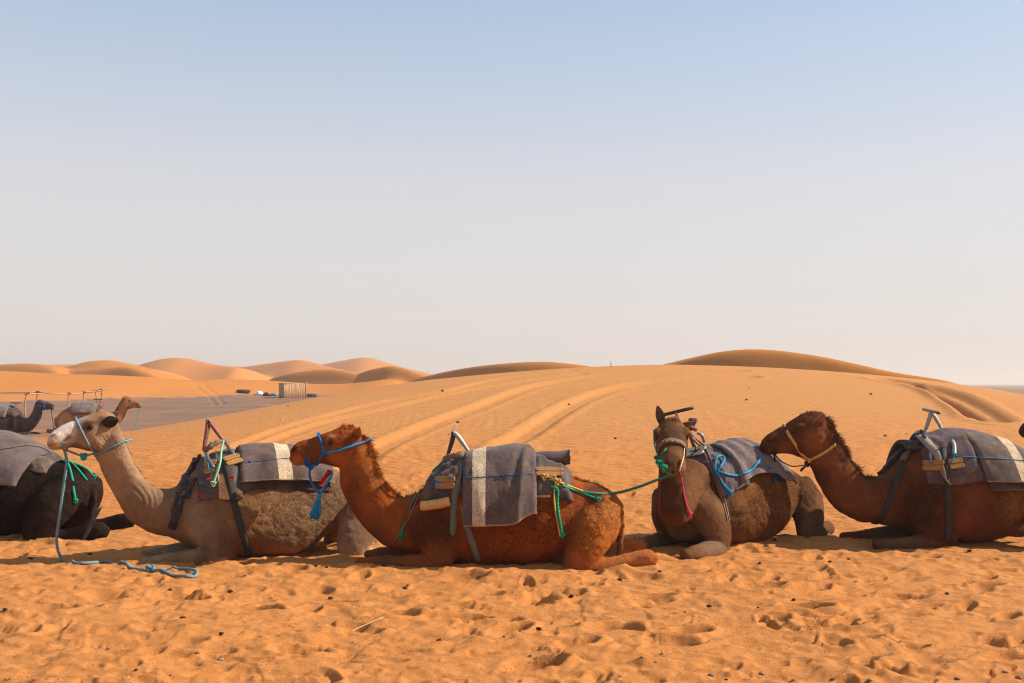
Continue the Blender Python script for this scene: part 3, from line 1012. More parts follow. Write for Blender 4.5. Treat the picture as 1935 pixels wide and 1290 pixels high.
def finish_camel(cm, parts, voxel, base_rgb, anchors, wool, eyes, slits, lines, ears, label, flow, manes, hair_n, flat=True, gain=(1, 1, 1), folds=()):
    """union the volumes, model face details, colour the coat, add hair, link everything under one Empty"""
    V, Q = remesh(parts, voxel)
    V = laplace(V, Q, 7)
    V = laplace(V, Q, 3, 0.4, 0.0)
    N = vnormals(V, Q)
    if np.dot((V - V.mean(0)).ravel(), N.ravel()) < 0:
        Q = Q[:, ::-1]; N = -N
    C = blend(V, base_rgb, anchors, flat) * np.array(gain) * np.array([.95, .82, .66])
    # eye hollows, nostrils, mouth lines
    for e, r in eyes:
        d = np.linalg.norm(V - e, axis=1)
        V = V - N * (0.010 * np.exp(-(d / (r * 1.3)) ** 2))[:, None]
        wgt = (0.75 * (1 - sm(r * 0.6, r * 2.0, d)))[:, None]
        C = C * (1 - wgt) + np.array([0.02, 0.012, 0.008]) * wgt
    for pts, rr, dep in slits + lines:
        d = path_dist(V, np.asarray(pts))
        V = V - N * (dep * np.exp(-(d / rr) ** 2))[:, None]
        wgt = (0.85 * np.exp(-(d / (rr * 0.9)) ** 2))[:, None]
        C = C * (1 - wgt) + np.array([0.015, 0.008, 0.006]) * wgt
    # curly wool relief
    wm = np.full(len(V), 0.10)
    for c, r, amp in wool:
        d = np.hypot(V[:, 0] - c[0], V[:, 2] - c[2]) if flat else np.linalg.norm(V - c, axis=1)
        wm = np.maximum(wm, amp * (1 - sm(0.25 * r, r * 1.15, d + 0.10 * noise3(V * 6.0, 14))))
    # skin folds and muscle unevenness everywhere
    und = 0.009 * noise3(V * 8.0, 4) + 0.005 * noise3(V * 19.0, 5) + 0.0025 * noise3(V * 43.0, 11)
    wob = V + 0.02 * np.stack([noise3(V * 20, 6), noise3(V * 20, 7), noise3(V * 20, 8)], 1)
    curl = 1 - 2.2 * np.abs(noise3(wob * np.array([40, 40, 46.0]), 9))
    V = V + N * (und * np.clip(0.55 + 2 * wm, 0.55, 1) + 0.0030 * wm * curl)[:, None]
    for c, r, dv, wv, amp in folds:        # loose skin folds
        d = np.hypot(V[:, 0] - c[0], V[:, 2] - c[2]) if flat else np.linalg.norm(V - c, axis=1)
        k = 1 - sm(0.4 * r, r, d)
        ph_ = (V - c) @ nrm(np.array(dv, float)) / wv + 0.9 * noise3(V * 7.0, 12)
        V = V - N * (amp * k * np.abs(np.sin(np.pi * ph_)) ** 6)[:, None]
    C = C * (1 + 0.15 * wm * (curl - 0.1))[:, None].clip(0.25, 2)  # curl crests painted lighter and hollows darker, imitating raking sun
    N = vnormals(V, Q)
    mn, mx = V.min(0), V.max(0)
    base = np.array([(mn[0] + mx[0]) / 2, (mn[1] + mx[1]) / 2, 0.0])
    root = empty('camel', base, label, 'camel', 'saddled camels resting on the sand')
    cm.root = root
    cm.V, cm.Q, cm.N, cm.C = V, Q, N, C
    cm.body = obj('body', V, Q, M['coat'], root, C, floats={'wool': np.clip(wm, 0, 1)})
    cm.bvh = BVHTree.FromPolygons(V.tolist(), Q.tolist())
    cm.eyes = eyes
    for e, r in eyes:
        i = int(np.argmin(np.linalg.norm(V - e, axis=1)))
        c = V[i] - N[i] * r * 0.45
        v, f = ellipsoid(c, np.eye(3) * r * 0.95)
        eye_o = obj('eye', v, f, M['eye'], root)
        # lids: a lip of skin above and below
        a = nrm(np.cross(N[i], [0, 0, 1])); b = np.cross(a, N[i])
        lids = []
        for sgn, k in ((1, 1.25), (-1, 1.12)):
            th = np.linspace(0.12, 0.88, 12) * np.pi
            pts = [c + N[i] * r * (0.62 + 0.30 * math.sin(x)) + a * math.cos(x) * r * 1.35 + b * sgn * math.sin(x) * r * 0.62 * k for x in th]
            lids.append(tube(np.array(pts), r * 0.24, 6))
        lv, lf = join(lids)
        obj('eyelid', lv, lf, M['coat'], eye_o, np.tile(C[i] * 0.6 + np.array([0.05, 0.03, 0.02]), (len(lv), 1)))
    for (b_, t_, fc, wd, rgb) in ears:
        v, f = ear_vf(b_, t_, fc, wd)
        cc = np.tile(np.array(rgb, float), (len(v), 1))
        nn = len(v) // 2
        tt = np.repeat(np.linspace(0, 1, 13), 11)
        cc[:nn] *= (0.45 + 0.6 * tt)[:, None]
        edge = np.tile(np.abs(np.linspace(-1, 1, 11)), 13)
        cc[:nn] *= (1 + 0.8 * sm(0.75, 1, edge))[:, None]  # ear shading in the colour: hollow darker toward the root, lit rim brighter
        obj('ear', v, f, M['coat'], root, cc)
    # hair: woolly flank, body fuzz, and mane
    dens = 0.7 + 1.6 * np.clip(wm, 0, 1)
    leng = 0.008 + 0.008 * np.clip(wm, 0, 1)
    for pts, rad, ln, dn in manes:
        d = path_dist(V, np.asarray(pts))
        k = 1 - sm(rad * 0.5, rad, d)
        dens = dens + dn * k
        leng = np.maximum(leng, ln * k)
    for e, r in eyes:
        d = np.linalg.norm(V - e, axis=1)
        dens = dens * sm(0.04, 0.14, d)
    dens = dens * sm(0.02, 0.10, V[:, 2])
    s = strands(cm, V, Q, N, C, dens, leng, flow, hair_n, seed=len(bpy.data.objects))
    if s:
        obj('hair', s[0], s[1], M['coat'], root, s[2])
    return cm

down_back = lambda p, n: np.tile(np.array([0.35, 0, -0.45]), (len(p), 1))

def tail_tuft(cm, a, b, spread, rgb, n=260):
    """the brush of hair at a tail's end"""
    g = np.random.default_rng(77)
    a, b = np.asarray(a, float), np.asarray(b, float)
    parts, d = [], b - a
    Vs, Fs, Cs = [], [], []
    for i in range(n):
        t0 = g.random() * 0.6
        r0 = g.normal(0, 0.018, 3)
        p0 = a + d * t0 + r0
        p1 = a + d * min(1.05, t0 + 0.45 + 0.3 * g.random()) + g.normal(0, spread * 0.6, 3)
        p2 = p1 + d * 0.18 + g.normal(0, spread * 0.5, 3)
        s_ = nrm(np.cross(d, g.normal(0, 1, 3))) * 0.003
        o = len(Vs)
        Vs += [p0 - s_, p0 + s_, p1 + s_, p1 - s_, p2]
        Fs += [(o, o+1, o+2, o+3), (o+3, o+2, o+4)]
        Cs += [np.array(rgb) * (0.5 + 1.3 * g.random())] * 5
    return obj('tail_hair', np.array(Vs), Fs, M['coat'], cm.root, np.array(Cs))

# ---------------- camel C: red-brown, in front
YC = 9.3
def build_C():
    cm = Camel()
    Y = YC
    head = [sec_px('ch', (85, 800), (100, 880), 0.030, Y), sec_px('ch', (130, 610), (170, 945), 0.062, Y), sec_px('ch', (240, 500), (270, 965), 0.080, Y),
            sec_px('ch', (420, 425), (430, 930), 0.082, Y), sec_px('ch', (640, 350), (650, 915), 0.090, Y), sec_px('ch', (860, 275), (850, 945), 0.105, Y),
            sec_px('ch', (1060, 195), (1040, 985), 0.118, Y), sec_px('ch', (1240, 145), (1180, 990), 0.115, Y), sec_px('ch', (1400, 190), (1310, 930), 0.10, Y),
            sec_px('ch', (1530, 330), (1420, 800), 0.075, Y)]
    neck = [sec_px('p', (684, 818), (640, 862), 0.07, Y), sec_px('p', (699, 846), (642, 886), 0.090, Y), sec_px('p', (710, 872), (643, 913), 0.098, Y), sec_px('p', (722, 900), (655, 946), 0.105, Y),
            sec_px('p', (738, 925), (674, 979), 0.118, Y), sec_px('p', (757, 939), (699, 1008), 0.145, Y), sec_px('p', (778, 936), (735, 1033), 0.19, Y), sec_px('p', (802, 922), (775, 1043), 0.25, Y),
            sec_px('p', (830, 905), (815, 1050), 0.28, Y)]
    tr = [((800, 922), (790, 1046), .24, 0), ((835, 893), (835, 1058), .32, .1), ((880, 872), (885, 1066), .385, .2), ((930, 862), (930, 1071), .42, .26), ((985, 860), (985, 1072), .435, .28),
          ((1040, 878), (1038, 1058), .42, .22), ((1085, 902), (1078, 1032), .365, .12), ((1120, 912), (1112, 1010), .32, .05), ((1150, 928), (1140, 1000), .28, 0), ((1172, 955), (1163, 1000), .21, 0)]
    cm.trunk = Loft([sec_px('p', a, b, w_, Y, egg=g) for a, b, w_, g in tr])
    parts = [Loft(head, 0.95).vf(28), Loft(neck).vf(32), cm.trunk.vf(48)]
    # legs: near side Y-0.30, far side mirrored
    for s in (-1, 1):
        q = lambda px, py, o: P(px, py, Y) * np.array([1, 0, 1]) + np.array([0, Y + s * o, 0])
        parts.append(limb([q(800, 955, .16), q(825, 1000, .27), q(838, 1040, .31), q(838, 1066, .30)], [.20, .19, .135, .085], squash=.75).vf(24))
        parts.append(limb([q(846, 1062, .30), q(810, 1058, .30), q(760, 1058, .28), q(712, 1056, .25), q(686, 1058, .24)], [.085, .105, .088, .070, .045], squash=.8).vf(20))
        parts.append(limb([q(800, 1066, .22), q(740, 1068, .2), q(720, 1068, .19)], [.05, .05, .04]).vf(16))
        parts.append(limb([q(1135, 950, .17), q(1120, 985, .30), q(1098, 1025, .37), q(1080, 1060, .385), q(1070, 1072, .38)], [.21, .215, .175, .11, .06], squash=.72).vf(24))
        parts.append(limb([q(1068, 1070, .38), q(1110, 1064, .38), q(1150, 1056, .37), q(1190, 1044, .36), q(1214, 1043, .35), q(1230, 1050, .35)], [.07, .10, .085, .072, .085, .055], squash=.75).vf(20))
        parts.append(limb([q(1200, 1058, .33), q(1140, 1066, .31), q(1110, 1068, .3)], [.05, .05, .04]).vf(16))
        for c_, a_ in ((q(690, 1056, .24), (.055, .05, .05)), (q(846, 1062, .31), (.05, .05, .06)), (q(1078, 1066, .40), (.06, .05, .055)), (q(1222, 1044, .35), (.055, .05, .055)), (q(1192, 1050, .36), (.035, .05, .05)), (q(735, 1060, .30), (.05, .05, .04))):
            parts.append(ellipsoid(c_, np.diag(a_)))
    # tail
    q = lambda px, py, o=0: P(px, py, Y - 0.02 + o)
    parts.append(limb([q(1155, 935), q(1168, 955), q(1175, 985), q(1174, 1015), q(1170, 1030)], [.05, .04, .03, .026, .02]).vf(14))
    # brow, cheek muscle, nostril wing
    for s in (-1, 1):
        c = P(*zp('ch', 930, 400), Y) + np.array([0, s * .088, 0])
        parts.append(ellipsoid(c, [(.062, 0, .022), (0, .032, 0), (-.006, 0, .022)]))
        c = P(*zp('ch', 1010, 780), Y) + np.array([0, s * .070, 0])
        parts.append(ellipsoid(c, [(.085, 0, -.02), (0, .040, 0), (.01, 0, .075)]))
        c = P(*zp('ch', 230, 620), Y) + np.array([0, s * .050, 0])
        parts.append(ellipsoid(c, [(.055, 0, .030), (0, .035, 0), (-.01, 0, .028)]))
    A = lambda px, py: P(px, py, Y)
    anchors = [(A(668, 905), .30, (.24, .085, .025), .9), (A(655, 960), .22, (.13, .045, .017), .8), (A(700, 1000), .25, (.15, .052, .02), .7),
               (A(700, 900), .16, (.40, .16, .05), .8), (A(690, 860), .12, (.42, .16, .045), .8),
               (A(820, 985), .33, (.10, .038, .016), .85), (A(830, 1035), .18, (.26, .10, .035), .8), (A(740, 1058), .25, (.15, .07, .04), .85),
               (A(960, 1000), .55, (.30, .082, .015), .8), (A(960, 1075), .30, (.15, .045, .014), .8),  # lower patch paints the shade where the belly turns under
               (A(1140, 990), .40, (.46, .19, .045), .9), (A(1150, 955), .18, (.46, .21, .07), .8), (A(1120, 925), .16, (.13, .05, .02), .8), (A(1180, 1045), .30, (.42, .19, .075), .9), (A(1082, 1050), .2, (.30, .11, .035), .8),  # gold of the hind thigh is its sunlit tone painted into the coat
               (A(600, 850), .26, (.17, .062, .022), .95), (A(640, 865), .14, (.32, .115, .032), .9), (A(655, 806), .13, (.42, .13, .028), .95), (A(556, 846), .07, (.09, .035, .016), .85),  # lit cheek against the darker face is painted into the coat
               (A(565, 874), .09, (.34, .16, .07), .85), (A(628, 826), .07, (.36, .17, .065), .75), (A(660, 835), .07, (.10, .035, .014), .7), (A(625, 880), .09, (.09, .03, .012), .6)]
    wool = [(A(830, 985), .33, .75), (A(950, 1010), .50, 1.0), (A(1030, 990), .40, 1.0), (A(1120, 965), .30, .9), (A(1105, 1010), .22, .5), (A(695, 905), .20, .7), (A(665, 812), .11, .7)]
    eyes = [(P(*zp('ch', 905, 500), Y - .115), .021), (P(*zp('ch', 905, 500), Y + .115), .021)]
    slits, lines, manes = [], [], []
    for s in (-1, 1):
        k = lambda x, y, o: P(*zp('ch', x, y), Y) * np.array([1, 0, 1]) + np.array([0, Y + s * o, 0])
        slits.append(([k(160, 640, .075), k(230, 610, .09), k(310, 565, .085)], .014, .018))
        lines.append(([k(110, 845, .05), k(210, 850, .08), k(320, 850, .085), k(430, 790, .085)], .011, .012))
    manes = [([A(650, 802), A(672, 806), A(686, 815)], .09, .035, 5), ([A(690, 830), A(708, 868), A(722, 900), A(738, 925), A(757, 940), A(780, 937)], .075, .055, 10),
             ([A(668, 850), A(690, 880), A(700, 910)], .12, .035, 3), ([A(1090, 905), A(1115, 912), A(1140, 922)], .10, .04, 5), ([A(800, 920), A(830, 895)], .1, .03, 3)]
    fl = (.36, .14, .045)
    ears = [(P(*zp('ch', 1370, 440), Y - .085), P(*zp('ch', 1500, 195), Y - .155), (.45, -1, .1), .105, fl), (P(*zp('ch', 1370, 400), Y + .085), P(*zp('ch', 1440, 215), Y + .135), (.35, 1, .1), .085, fl)]
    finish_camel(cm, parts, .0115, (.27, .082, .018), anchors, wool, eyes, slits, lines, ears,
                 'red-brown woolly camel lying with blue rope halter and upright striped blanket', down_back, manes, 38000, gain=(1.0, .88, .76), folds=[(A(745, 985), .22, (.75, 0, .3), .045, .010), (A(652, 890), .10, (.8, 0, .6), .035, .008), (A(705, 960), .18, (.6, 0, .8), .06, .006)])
    tail_tuft(cm, q(1172, 985), q(1170, 1045), .02, (.16, .075, .04), 160)
    return cm
camC = build_C()

# ---------------- camel B: pale grey-brown with white muzzle
def build_B():
    cm = Camel()
    Yf = lambda px: 9.55 + (px - 350) / 340.0 * 0.6
    lat = nrm(np.array([-.345, .94, 0]))
    def sx(k, a, b, w_, g=0.0):
        px = (zp(k, *a)[0] + zp(k, *b)[0]) / 2
        return sec_px(k, a, b, w_, Yf(px), lat, g)
    head = [sx('bh', (100, 830), (118, 900), .030), sx('bh', (150, 690), (175, 945), .060), sx('bh', (235, 575), (280, 968), .080), sx('bh', (350, 485), (400, 950), .085), sx('bh', (520, 410), (560, 915), .086),
            sx('bh', (700, 345), (720, 930), .094), sx('bh', (900, 258), (900, 980), .108), sx('bh', (1080, 195), (1060, 1010), .120), sx('bh', (1250, 178), (1200, 1010), .118), sx('bh', (1430, 235), (1330, 960), .10), sx('bh', (1560, 380), (1430, 820), .07)]
    neck = [sx('z1', (705, 215), (570, 390), .07), sx('z1', (752, 340), (575, 450), .092), sx('z1', (786, 430), (612, 535), .10), sx('z1', (824, 512), (650, 612), .107), sx('z1', (872, 582), (695, 695), .12), sx('z1', (925, 637), (748, 788), .145),
            sx('z1', (990, 655), (818, 868), .18), sx('z1', (1060, 648), (920, 925), .23), sx('z1', (1120, 600), (1030, 950), .27), sx('z1', (1180, 560), (1130, 985), .29)]
    tr = [((300, 590), (270, 960), .24, 0), ((390, 490), (400, 1040), .32, .1), ((520, 425), (550, 1085), .385, .2), ((680, 378), (700, 1108), .425, .26), ((850, 352), (875, 1114), .445, .28), ((1020, 350), (1050, 1105), .45, .26),
          ((1180, 375), (1200, 1055), .43, .18), ((1320, 430), (1330, 950), .385, .1), ((1440, 500), (1440, 870), .34, .05), ((1560, 580), (1550, 850), .29, 0), ((1650, 690), (1630, 830), .2, 0)]
    cm.trunk = Loft([sx('z2', a, b, w_, g) for a, b, w_, g in tr])
    parts = [Loft(head, .95).vf(28), Loft(neck).vf(32), cm.trunk.vf(48)]
    for s in (-1, 1):
        def q(zx, zy, o):
            px, py = zp('z2', zx, zy)
            Y0 = Yf(px)
            p = P(px, py, Y0) + lat * s * o
            return p
        parts.append(limb([q(420, 760, .18), q(520, 900, .28), q(610, 1030, .31), q(630, 1095, .30)], [.20, .19, .13, .075], lat, .75).vf(24))
        parts.append(limb([q(650, 1085, .30), q(560, 1070, .31), q(400, 1075, .29), q(230, 1095, .26), q(95, 1120, .24), q(35, 1130, .24)], [.075, .105, .082, .062, .058, .035], lat, .8).vf(20))
        parts.append(limb([q(500, 1110, .22), q(250, 1120, .2), q(180, 1122, .19)], [.05, .05, .04], lat).vf(16))
        parts.append(limb([q(1580, 660, .17), q(1560, 800, .30), q(1500, 950, .37), q(1450, 1060, .385), q(1430, 1090, .38)], [.21, .215, .175, .11, .06], lat, .72).vf(24))
        parts.append(limb([q(1420, 1085, .38), q(1560, 1075, .38), q(1690, 1055, .37), q(1800, 1035, .36), q(1880, 1040, .35)], [.07, .10, .085, .075, .06], lat, .75).vf(20))
        for c_, a_ in ((q(60, 1118, .24), (.06, .05, .05)), (q(655, 1080, .31), (.05, .05, .06)), (q(330, 1085, .29), (.05, .06, .055)), (q(1440, 1075, .40), (.06, .05, .055))):
            parts.append(ellipsoid(c_, np.diag(a_)))
    q0 = lambda zx, zy, o=0: P(*zp('z2', zx, zy), Yf(zp('z2', zx, zy)[0])) + lat * o
    parts.append(limb([q0(1610, 620), q0(1670, 720), q0(1680, 850), q0(1670, 950)], [.05, .04, .03, .022]).vf(14))
    hq = lambda x, y, o: P(*zp('bh', x, y), Yf(zp('bh', x, y)[0])) + lat * o
    for s in (-1, 1):
        parts.append(ellipsoid(hq(990, 400, s * .092), [(.062, 0, .022), lat * .032, (-.006, 0, .022)]))
        parts.append(ellipsoid(hq(1050, 760, s * .072), [(.085, 0, -.02), lat * .042, (.01, 0, .08)]))
        parts.append(ellipsoid(hq(240, 680, s * .052), [(.058, 0, .030), lat * .035, (-.012, 0, .030)]))
        parts.append(ellipsoid(hq(560, 800, s * .045), [(.05, 0, 0), lat * .035, (0, 0, .04)]))
    A = lambda k, x, y: P(*zp(k, x, y), Yf(zp(k, x, y)[0]))
    anchors = [(A('z1', 700, 600), .42, (.37, .26, .175), .9), (A('z1', 880, 800), .35, (.25, .165, .11), .75), (A('z1', 720, 420), .2, (.42, .29, .19), .8), (A('z2', 450, 850), .25, (.30, .205, .135), .8), (A('z2', 560, 1040), .25, (.30, .20, .13), .7),  # sunlit neck, shoulder and elbow and shaded lower neck painted into the coat
               (A('z2', 900, 1060), .42, (.24, .105, .05), .85), (A('z2', 950, 700), .42, (.33, .19, .09), .85), (A('z2', 1330, 850), .30, (.30, .19, .105), .7), (A('z2', 150, 1100), .25, (.38, .27, .2), .8), (A('z2', 1600, 900), .35, (.32, .21, .14), .8), (A('z2', 1740, 1030), .15, (.5, .38, .28), .8),  # red belly patch paints light bounced up from the sand
               (A('bh', 800, 600), .42, (.42, .30, .20), .95), (A('bh', 400, 650), .17, (.86, .82, .84), .9), (A('bh', 600, 450), .14, (.80, .78, .80), .8), (A('bh', 830, 330), .09, (.46, .43, .43), .9), (A('bh', 300, 880), .09, (.56, .33, .16), .8), (A('bh', 1180, 260), .11, (.34, .20, .12), .9),
               (A('bh', 950, 480), .085, (.14, .085, .05), .85), (A('bh', 1300, 380), .07, (.07, .04, .03), .8), (A('bh', 720, 950), .1, (.12, .07, .045), .75), (A('bh', 950, 1000), .07, (.10, .06, .04), .7), (A('bh', 640, 740), .06, (.5, .35, .25), .6)]
    wool = [(A('z2', 950, 720), .62, .55), (A('z2', 1180, 700), .55, .55), (A('z2', 1300, 850), .22, .5), (A('z2', 760, 680), .18, .6), (A('z2', 1450, 650), .25, .8), (A('z2', 560, 1060), .1, .5)]
    eyes = [(hq(965, 505, -.118), .022), (hq(965, 505, .118), .022)]
    slits, lines = [], []
    for s in (-1, 1):
        slits.append(([hq(170, 690, s * .065), hq(240, 630, s * .088), hq(310, 580, s * .082)], .013, .016))
        lines.append(([hq(115, 875, s * .045), hq(230, 880, s * .08), hq(380, 840, s * .088), hq(470, 770, s * .09), hq(570, 700, s * .09)], .012, .014))
    manes = [([A('z1', 760, 370), A('z1', 790, 440), A('z1', 830, 530), A('z1', 880, 590), A('z1', 930, 645)], .055, .022, 8), ([A('bh', 1150, 185), A('bh', 1350, 210)], .07, .018, 3),
             ([A('z2', 1450, 510), A('z2', 1560, 590)], .1, .03, 4)]
    blk = (.035, .02, .015)
    ears = [(hq(1290, 420, -.095), hq(1560, 330, -.150), (-.1, 1, .2), .118, blk), (hq(1290, 380, .095), hq(1500, 230, .15), (-.3, .8, .2), .11, blk)]
    finish_camel(cm, parts, .0115, (.27, .175, .115), anchors, wool, eyes, slits, lines, ears,
                 'pale grey-brown camel with whitish muzzle and black ear lying on sand', down_back, manes, 34000, gain=(.84, .83, .85), folds=[(A('z1', 900, 700), .20, (.8, 0, .35), .045, .009), (A('bh', 1380, 820), .11, (.85, 0, .45), .030, .005), (A('z1', 620, 480), .10, (.7, 0, .7), .04, .006)])
    return cm
camB = build_B()

# ---------------- camel E: dark brown, tan strap halter
YE = 10.4
def build_E():
    cm = Camel()
    Y = YE
    sx = lambda a, b, w_, g=0.0: sec_px('z6', a, b, w_, Y, egg=g)
    head = [sx((63, 345), (70, 385), .030), sx((88, 292), (100, 410), .062), sx((140, 250), (150, 405), .080), sx((220, 205), (225, 398), .084), sx((290, 158), (290, 408), .096), sx((350, 120), (350, 428), .112), sx((420, 103), (410, 442), .120), sx((485, 105), (460, 425), .112), sx((530, 160), (485, 380), .085)]
    neck = [sx((530, 150), (410, 350), .07), sx((590, 240), (405, 455), .095), sx((640, 330), (428, 512), .105), sx((690, 420), (465, 600), .112), sx((740, 503), (515, 690), .122), sx((795, 560), (570, 770), .14), sx((862, 572), (650, 832), .17), sx((930, 550), (750, 876), .21), sx((1000, 490), (850, 893), .26), sx((1080, 420), (970, 915), .29)]
    tr = [((1000, 480), (930, 895), .24, 0), ((1090, 390), (1060, 935), .32, .1), ((1200, 320), (1210, 990), .385, .2), ((1340, 290), (1360, 1020), .42, .26), ((1500, 285), (1520, 1032), .44, .28), ((1660, 310), (1680, 1008), .425, .22), ((1790, 360), (1800, 940), .38, .12), ((1900, 420), (1900, 870), .335, .05), ((2010, 500), (2000, 830), .29, 0), ((2090, 610), (2070, 790), .21, 0)]
    cm.trunk = Loft([sx(a, b, w_, g) for a, b, w_, g in tr])
    parts = [Loft(head, .95).vf(28), Loft(neck).vf(32), cm.trunk.vf(48)]
    for s in (-1, 1):
        q = lambda x, y, o: P(*zp('z6', x, y), Y) * np.array([1, 0, 1]) + np.array([0, Y + s * o, 0])
        parts.append(limb([q(1100, 700, .18), q(1200, 850, .28), q(1290, 970, .31), q(1310, 1035, .30)], [.20, .19, .13, .08], squash=.75).vf(24))
        k = 0 if s < 0 else -120
        parts.append(limb([q(1330, 1025, .30), q(1240 + k*.3, 1005, .31), q(1080 + k*.6, 1008, .29), q(950 + k, 1015, .26), q(850 + k, 1022, .24), q(815 + k, 1030, .24)], [.08, .11, .088, .065, .06, .04], squash=.8).vf(20))
        parts.append(limb([q(1150, 1040, .22), q(950, 1045, .2), q(900, 1045, .19)], [.05, .05, .04]).vf(16))
        parts.append(limb([q(2010, 650, .17), q(1980, 780, .30), q(1920, 900, .37), q(1870, 990, .385), q(1850, 1020, .38)], [.21, .215, .175, .11, .06], squash=.72).vf(24))
        parts.append(limb([q(1845, 1020, .38), q(1990, 1005, .38), q(2120, 985, .37), q(2240, 965, .36), q(2300, 970, .35)], [.07, .10, .085, .075, .06], squash=.75).vf(20))
        for c_, a_ in ((q(835 + k, 1020, .24), (.06, .05, .055)), (q(1325, 1020, .31), (.05, .05, .06)), (q(1000 + k * .8, 1010, .28), (.05, .06, .055))):
            parts.append(ellipsoid(c_, np.diag(a_)))
    q0 = lambda x, y, o=0: P(*zp('z6', x, y), Y)
    parts.append(limb([q0(2060, 560), q0(2110, 650), q0(2125, 760), q0(2115, 860)], [.05, .04, .03, .022]).vf(14))
    for s in (-1, 1):
        k = lambda x, y, o: P(*zp('z6', x, y), Y) * np.array([1, 0, 1]) + np.array([0, Y + s * o, 0])
        parts.append(ellipsoid(k(325, 205, .090), [(.062, 0, .024), (0, .032, 0), (-.006, 0, .022)]))
        parts.append(ellipsoid(k(350, 345, .072), [(.085, 0, -.02), (0, .042, 0), (.01, 0, .075)]))
        parts.append(ellipsoid(k(125, 305, .052), [(.055, 0, .030), (0, .035, 0), (-.01, 0, .028)]))
    A = lambda x, y: P(*zp('z6', x, y), Y)
    anchors = [(A(250, 260), .42, (.095, .036, .015), .9), (A(430, 300), .17, (.24, .095, .032), .85), (A(230, 370), .12, (.20, .07, .03), .8), (A(80, 360), .06, (.05, .022, .012), .8), (A(560, 480), .28, (.20, .075, .024), .7), (A(470, 560), .16, (.07, .026, .011), .8),  # shaded face, lit cheek and reddish chin painted into the coat
               (A(690, 700), .28, (.16, .06, .02), .8), (A(650, 420), .12, (.06, .022, .01), .85), (A(1130, 750), .35, (.075, .03, .013), .85), (A(1290, 760), .2, (.17, .065, .023), .7), (A(1000, 1010), .3, (.14, .085, .055), .8), (A(1500, 850), .5, (.15, .05, .018), .8),
               (A(1820, 720), .4, (.30, .14, .045), .85), (A(440, 190), .08, (.17, .065, .028), .8), (A(1300, 930), .12, (.13, .05, .02), .8)]
    wool = [(A(1150, 760), .36, .8), (A(1270, 950), .16, .9), (A(1800, 740), .45, 1.0), (A(1600, 820), .3, .6), (A(600, 330), .13, .6), (A(400, 130), .1, .5), (A(1050, 620), .2, .5)]
    eyes = [(P(*zp('z6', 310, 248), Y - .115), .021), (P(*zp('z6', 310, 248), Y + .115), .021)]
    slits, lines = [], []
    for s in (-1, 1):
        k = lambda x, y, o: P(*zp('z6', x, y), Y) * np.array([1, 0, 1]) + np.array([0, Y + s * o, 0])
        slits.append(([k(95, 320, .075), k(125, 308, .09), k(150, 298, .085)], .014, .018))
        lines.append(([k(68, 380, .04), k(110, 385, .08), k(160, 375, .088), k(185, 362, .088)], .011, .012))
    manes = [([A(380, 105), A(470, 100), A(530, 150)], .09, .03, 4), ([A(540, 170), A(590, 240), A(640, 330), A(690, 420), A(740, 505), A(795, 562), A(860, 575)], .085, .065, 11), ([A(560, 230), A(610, 330)], .12, .04, 4), ([A(1880, 410), A(1990, 480)], .1, .04, 4)]
    fl = (.16, .06, .028)
    ears = [(P(*zp('z6', 455, 225), Y - .095), P(*zp('z6', 515, 118), Y - .165), (.35, -1, .05), .125, (.34, .16, .09)), (P(*zp('z6', 440, 200), Y + .09), P(*zp('z6', 470, 120), Y + .14), (.3, 1, .1), .09, fl)]
    finish_camel(cm, parts, .0115, (.13, .048, .018), anchors, wool, eyes, slits, lines, ears,
                 'dark brown camel with long dark mane and tan strap halter lying on sand', down_back, manes, 38000, gain=(.98, .92, .88), folds=[(A(800, 680), .26, (.95, 0, .2), .040, .011), (A(480, 440), .12, (.8, 0, .6), .035, .008)])
    return cm
camE = build_E()

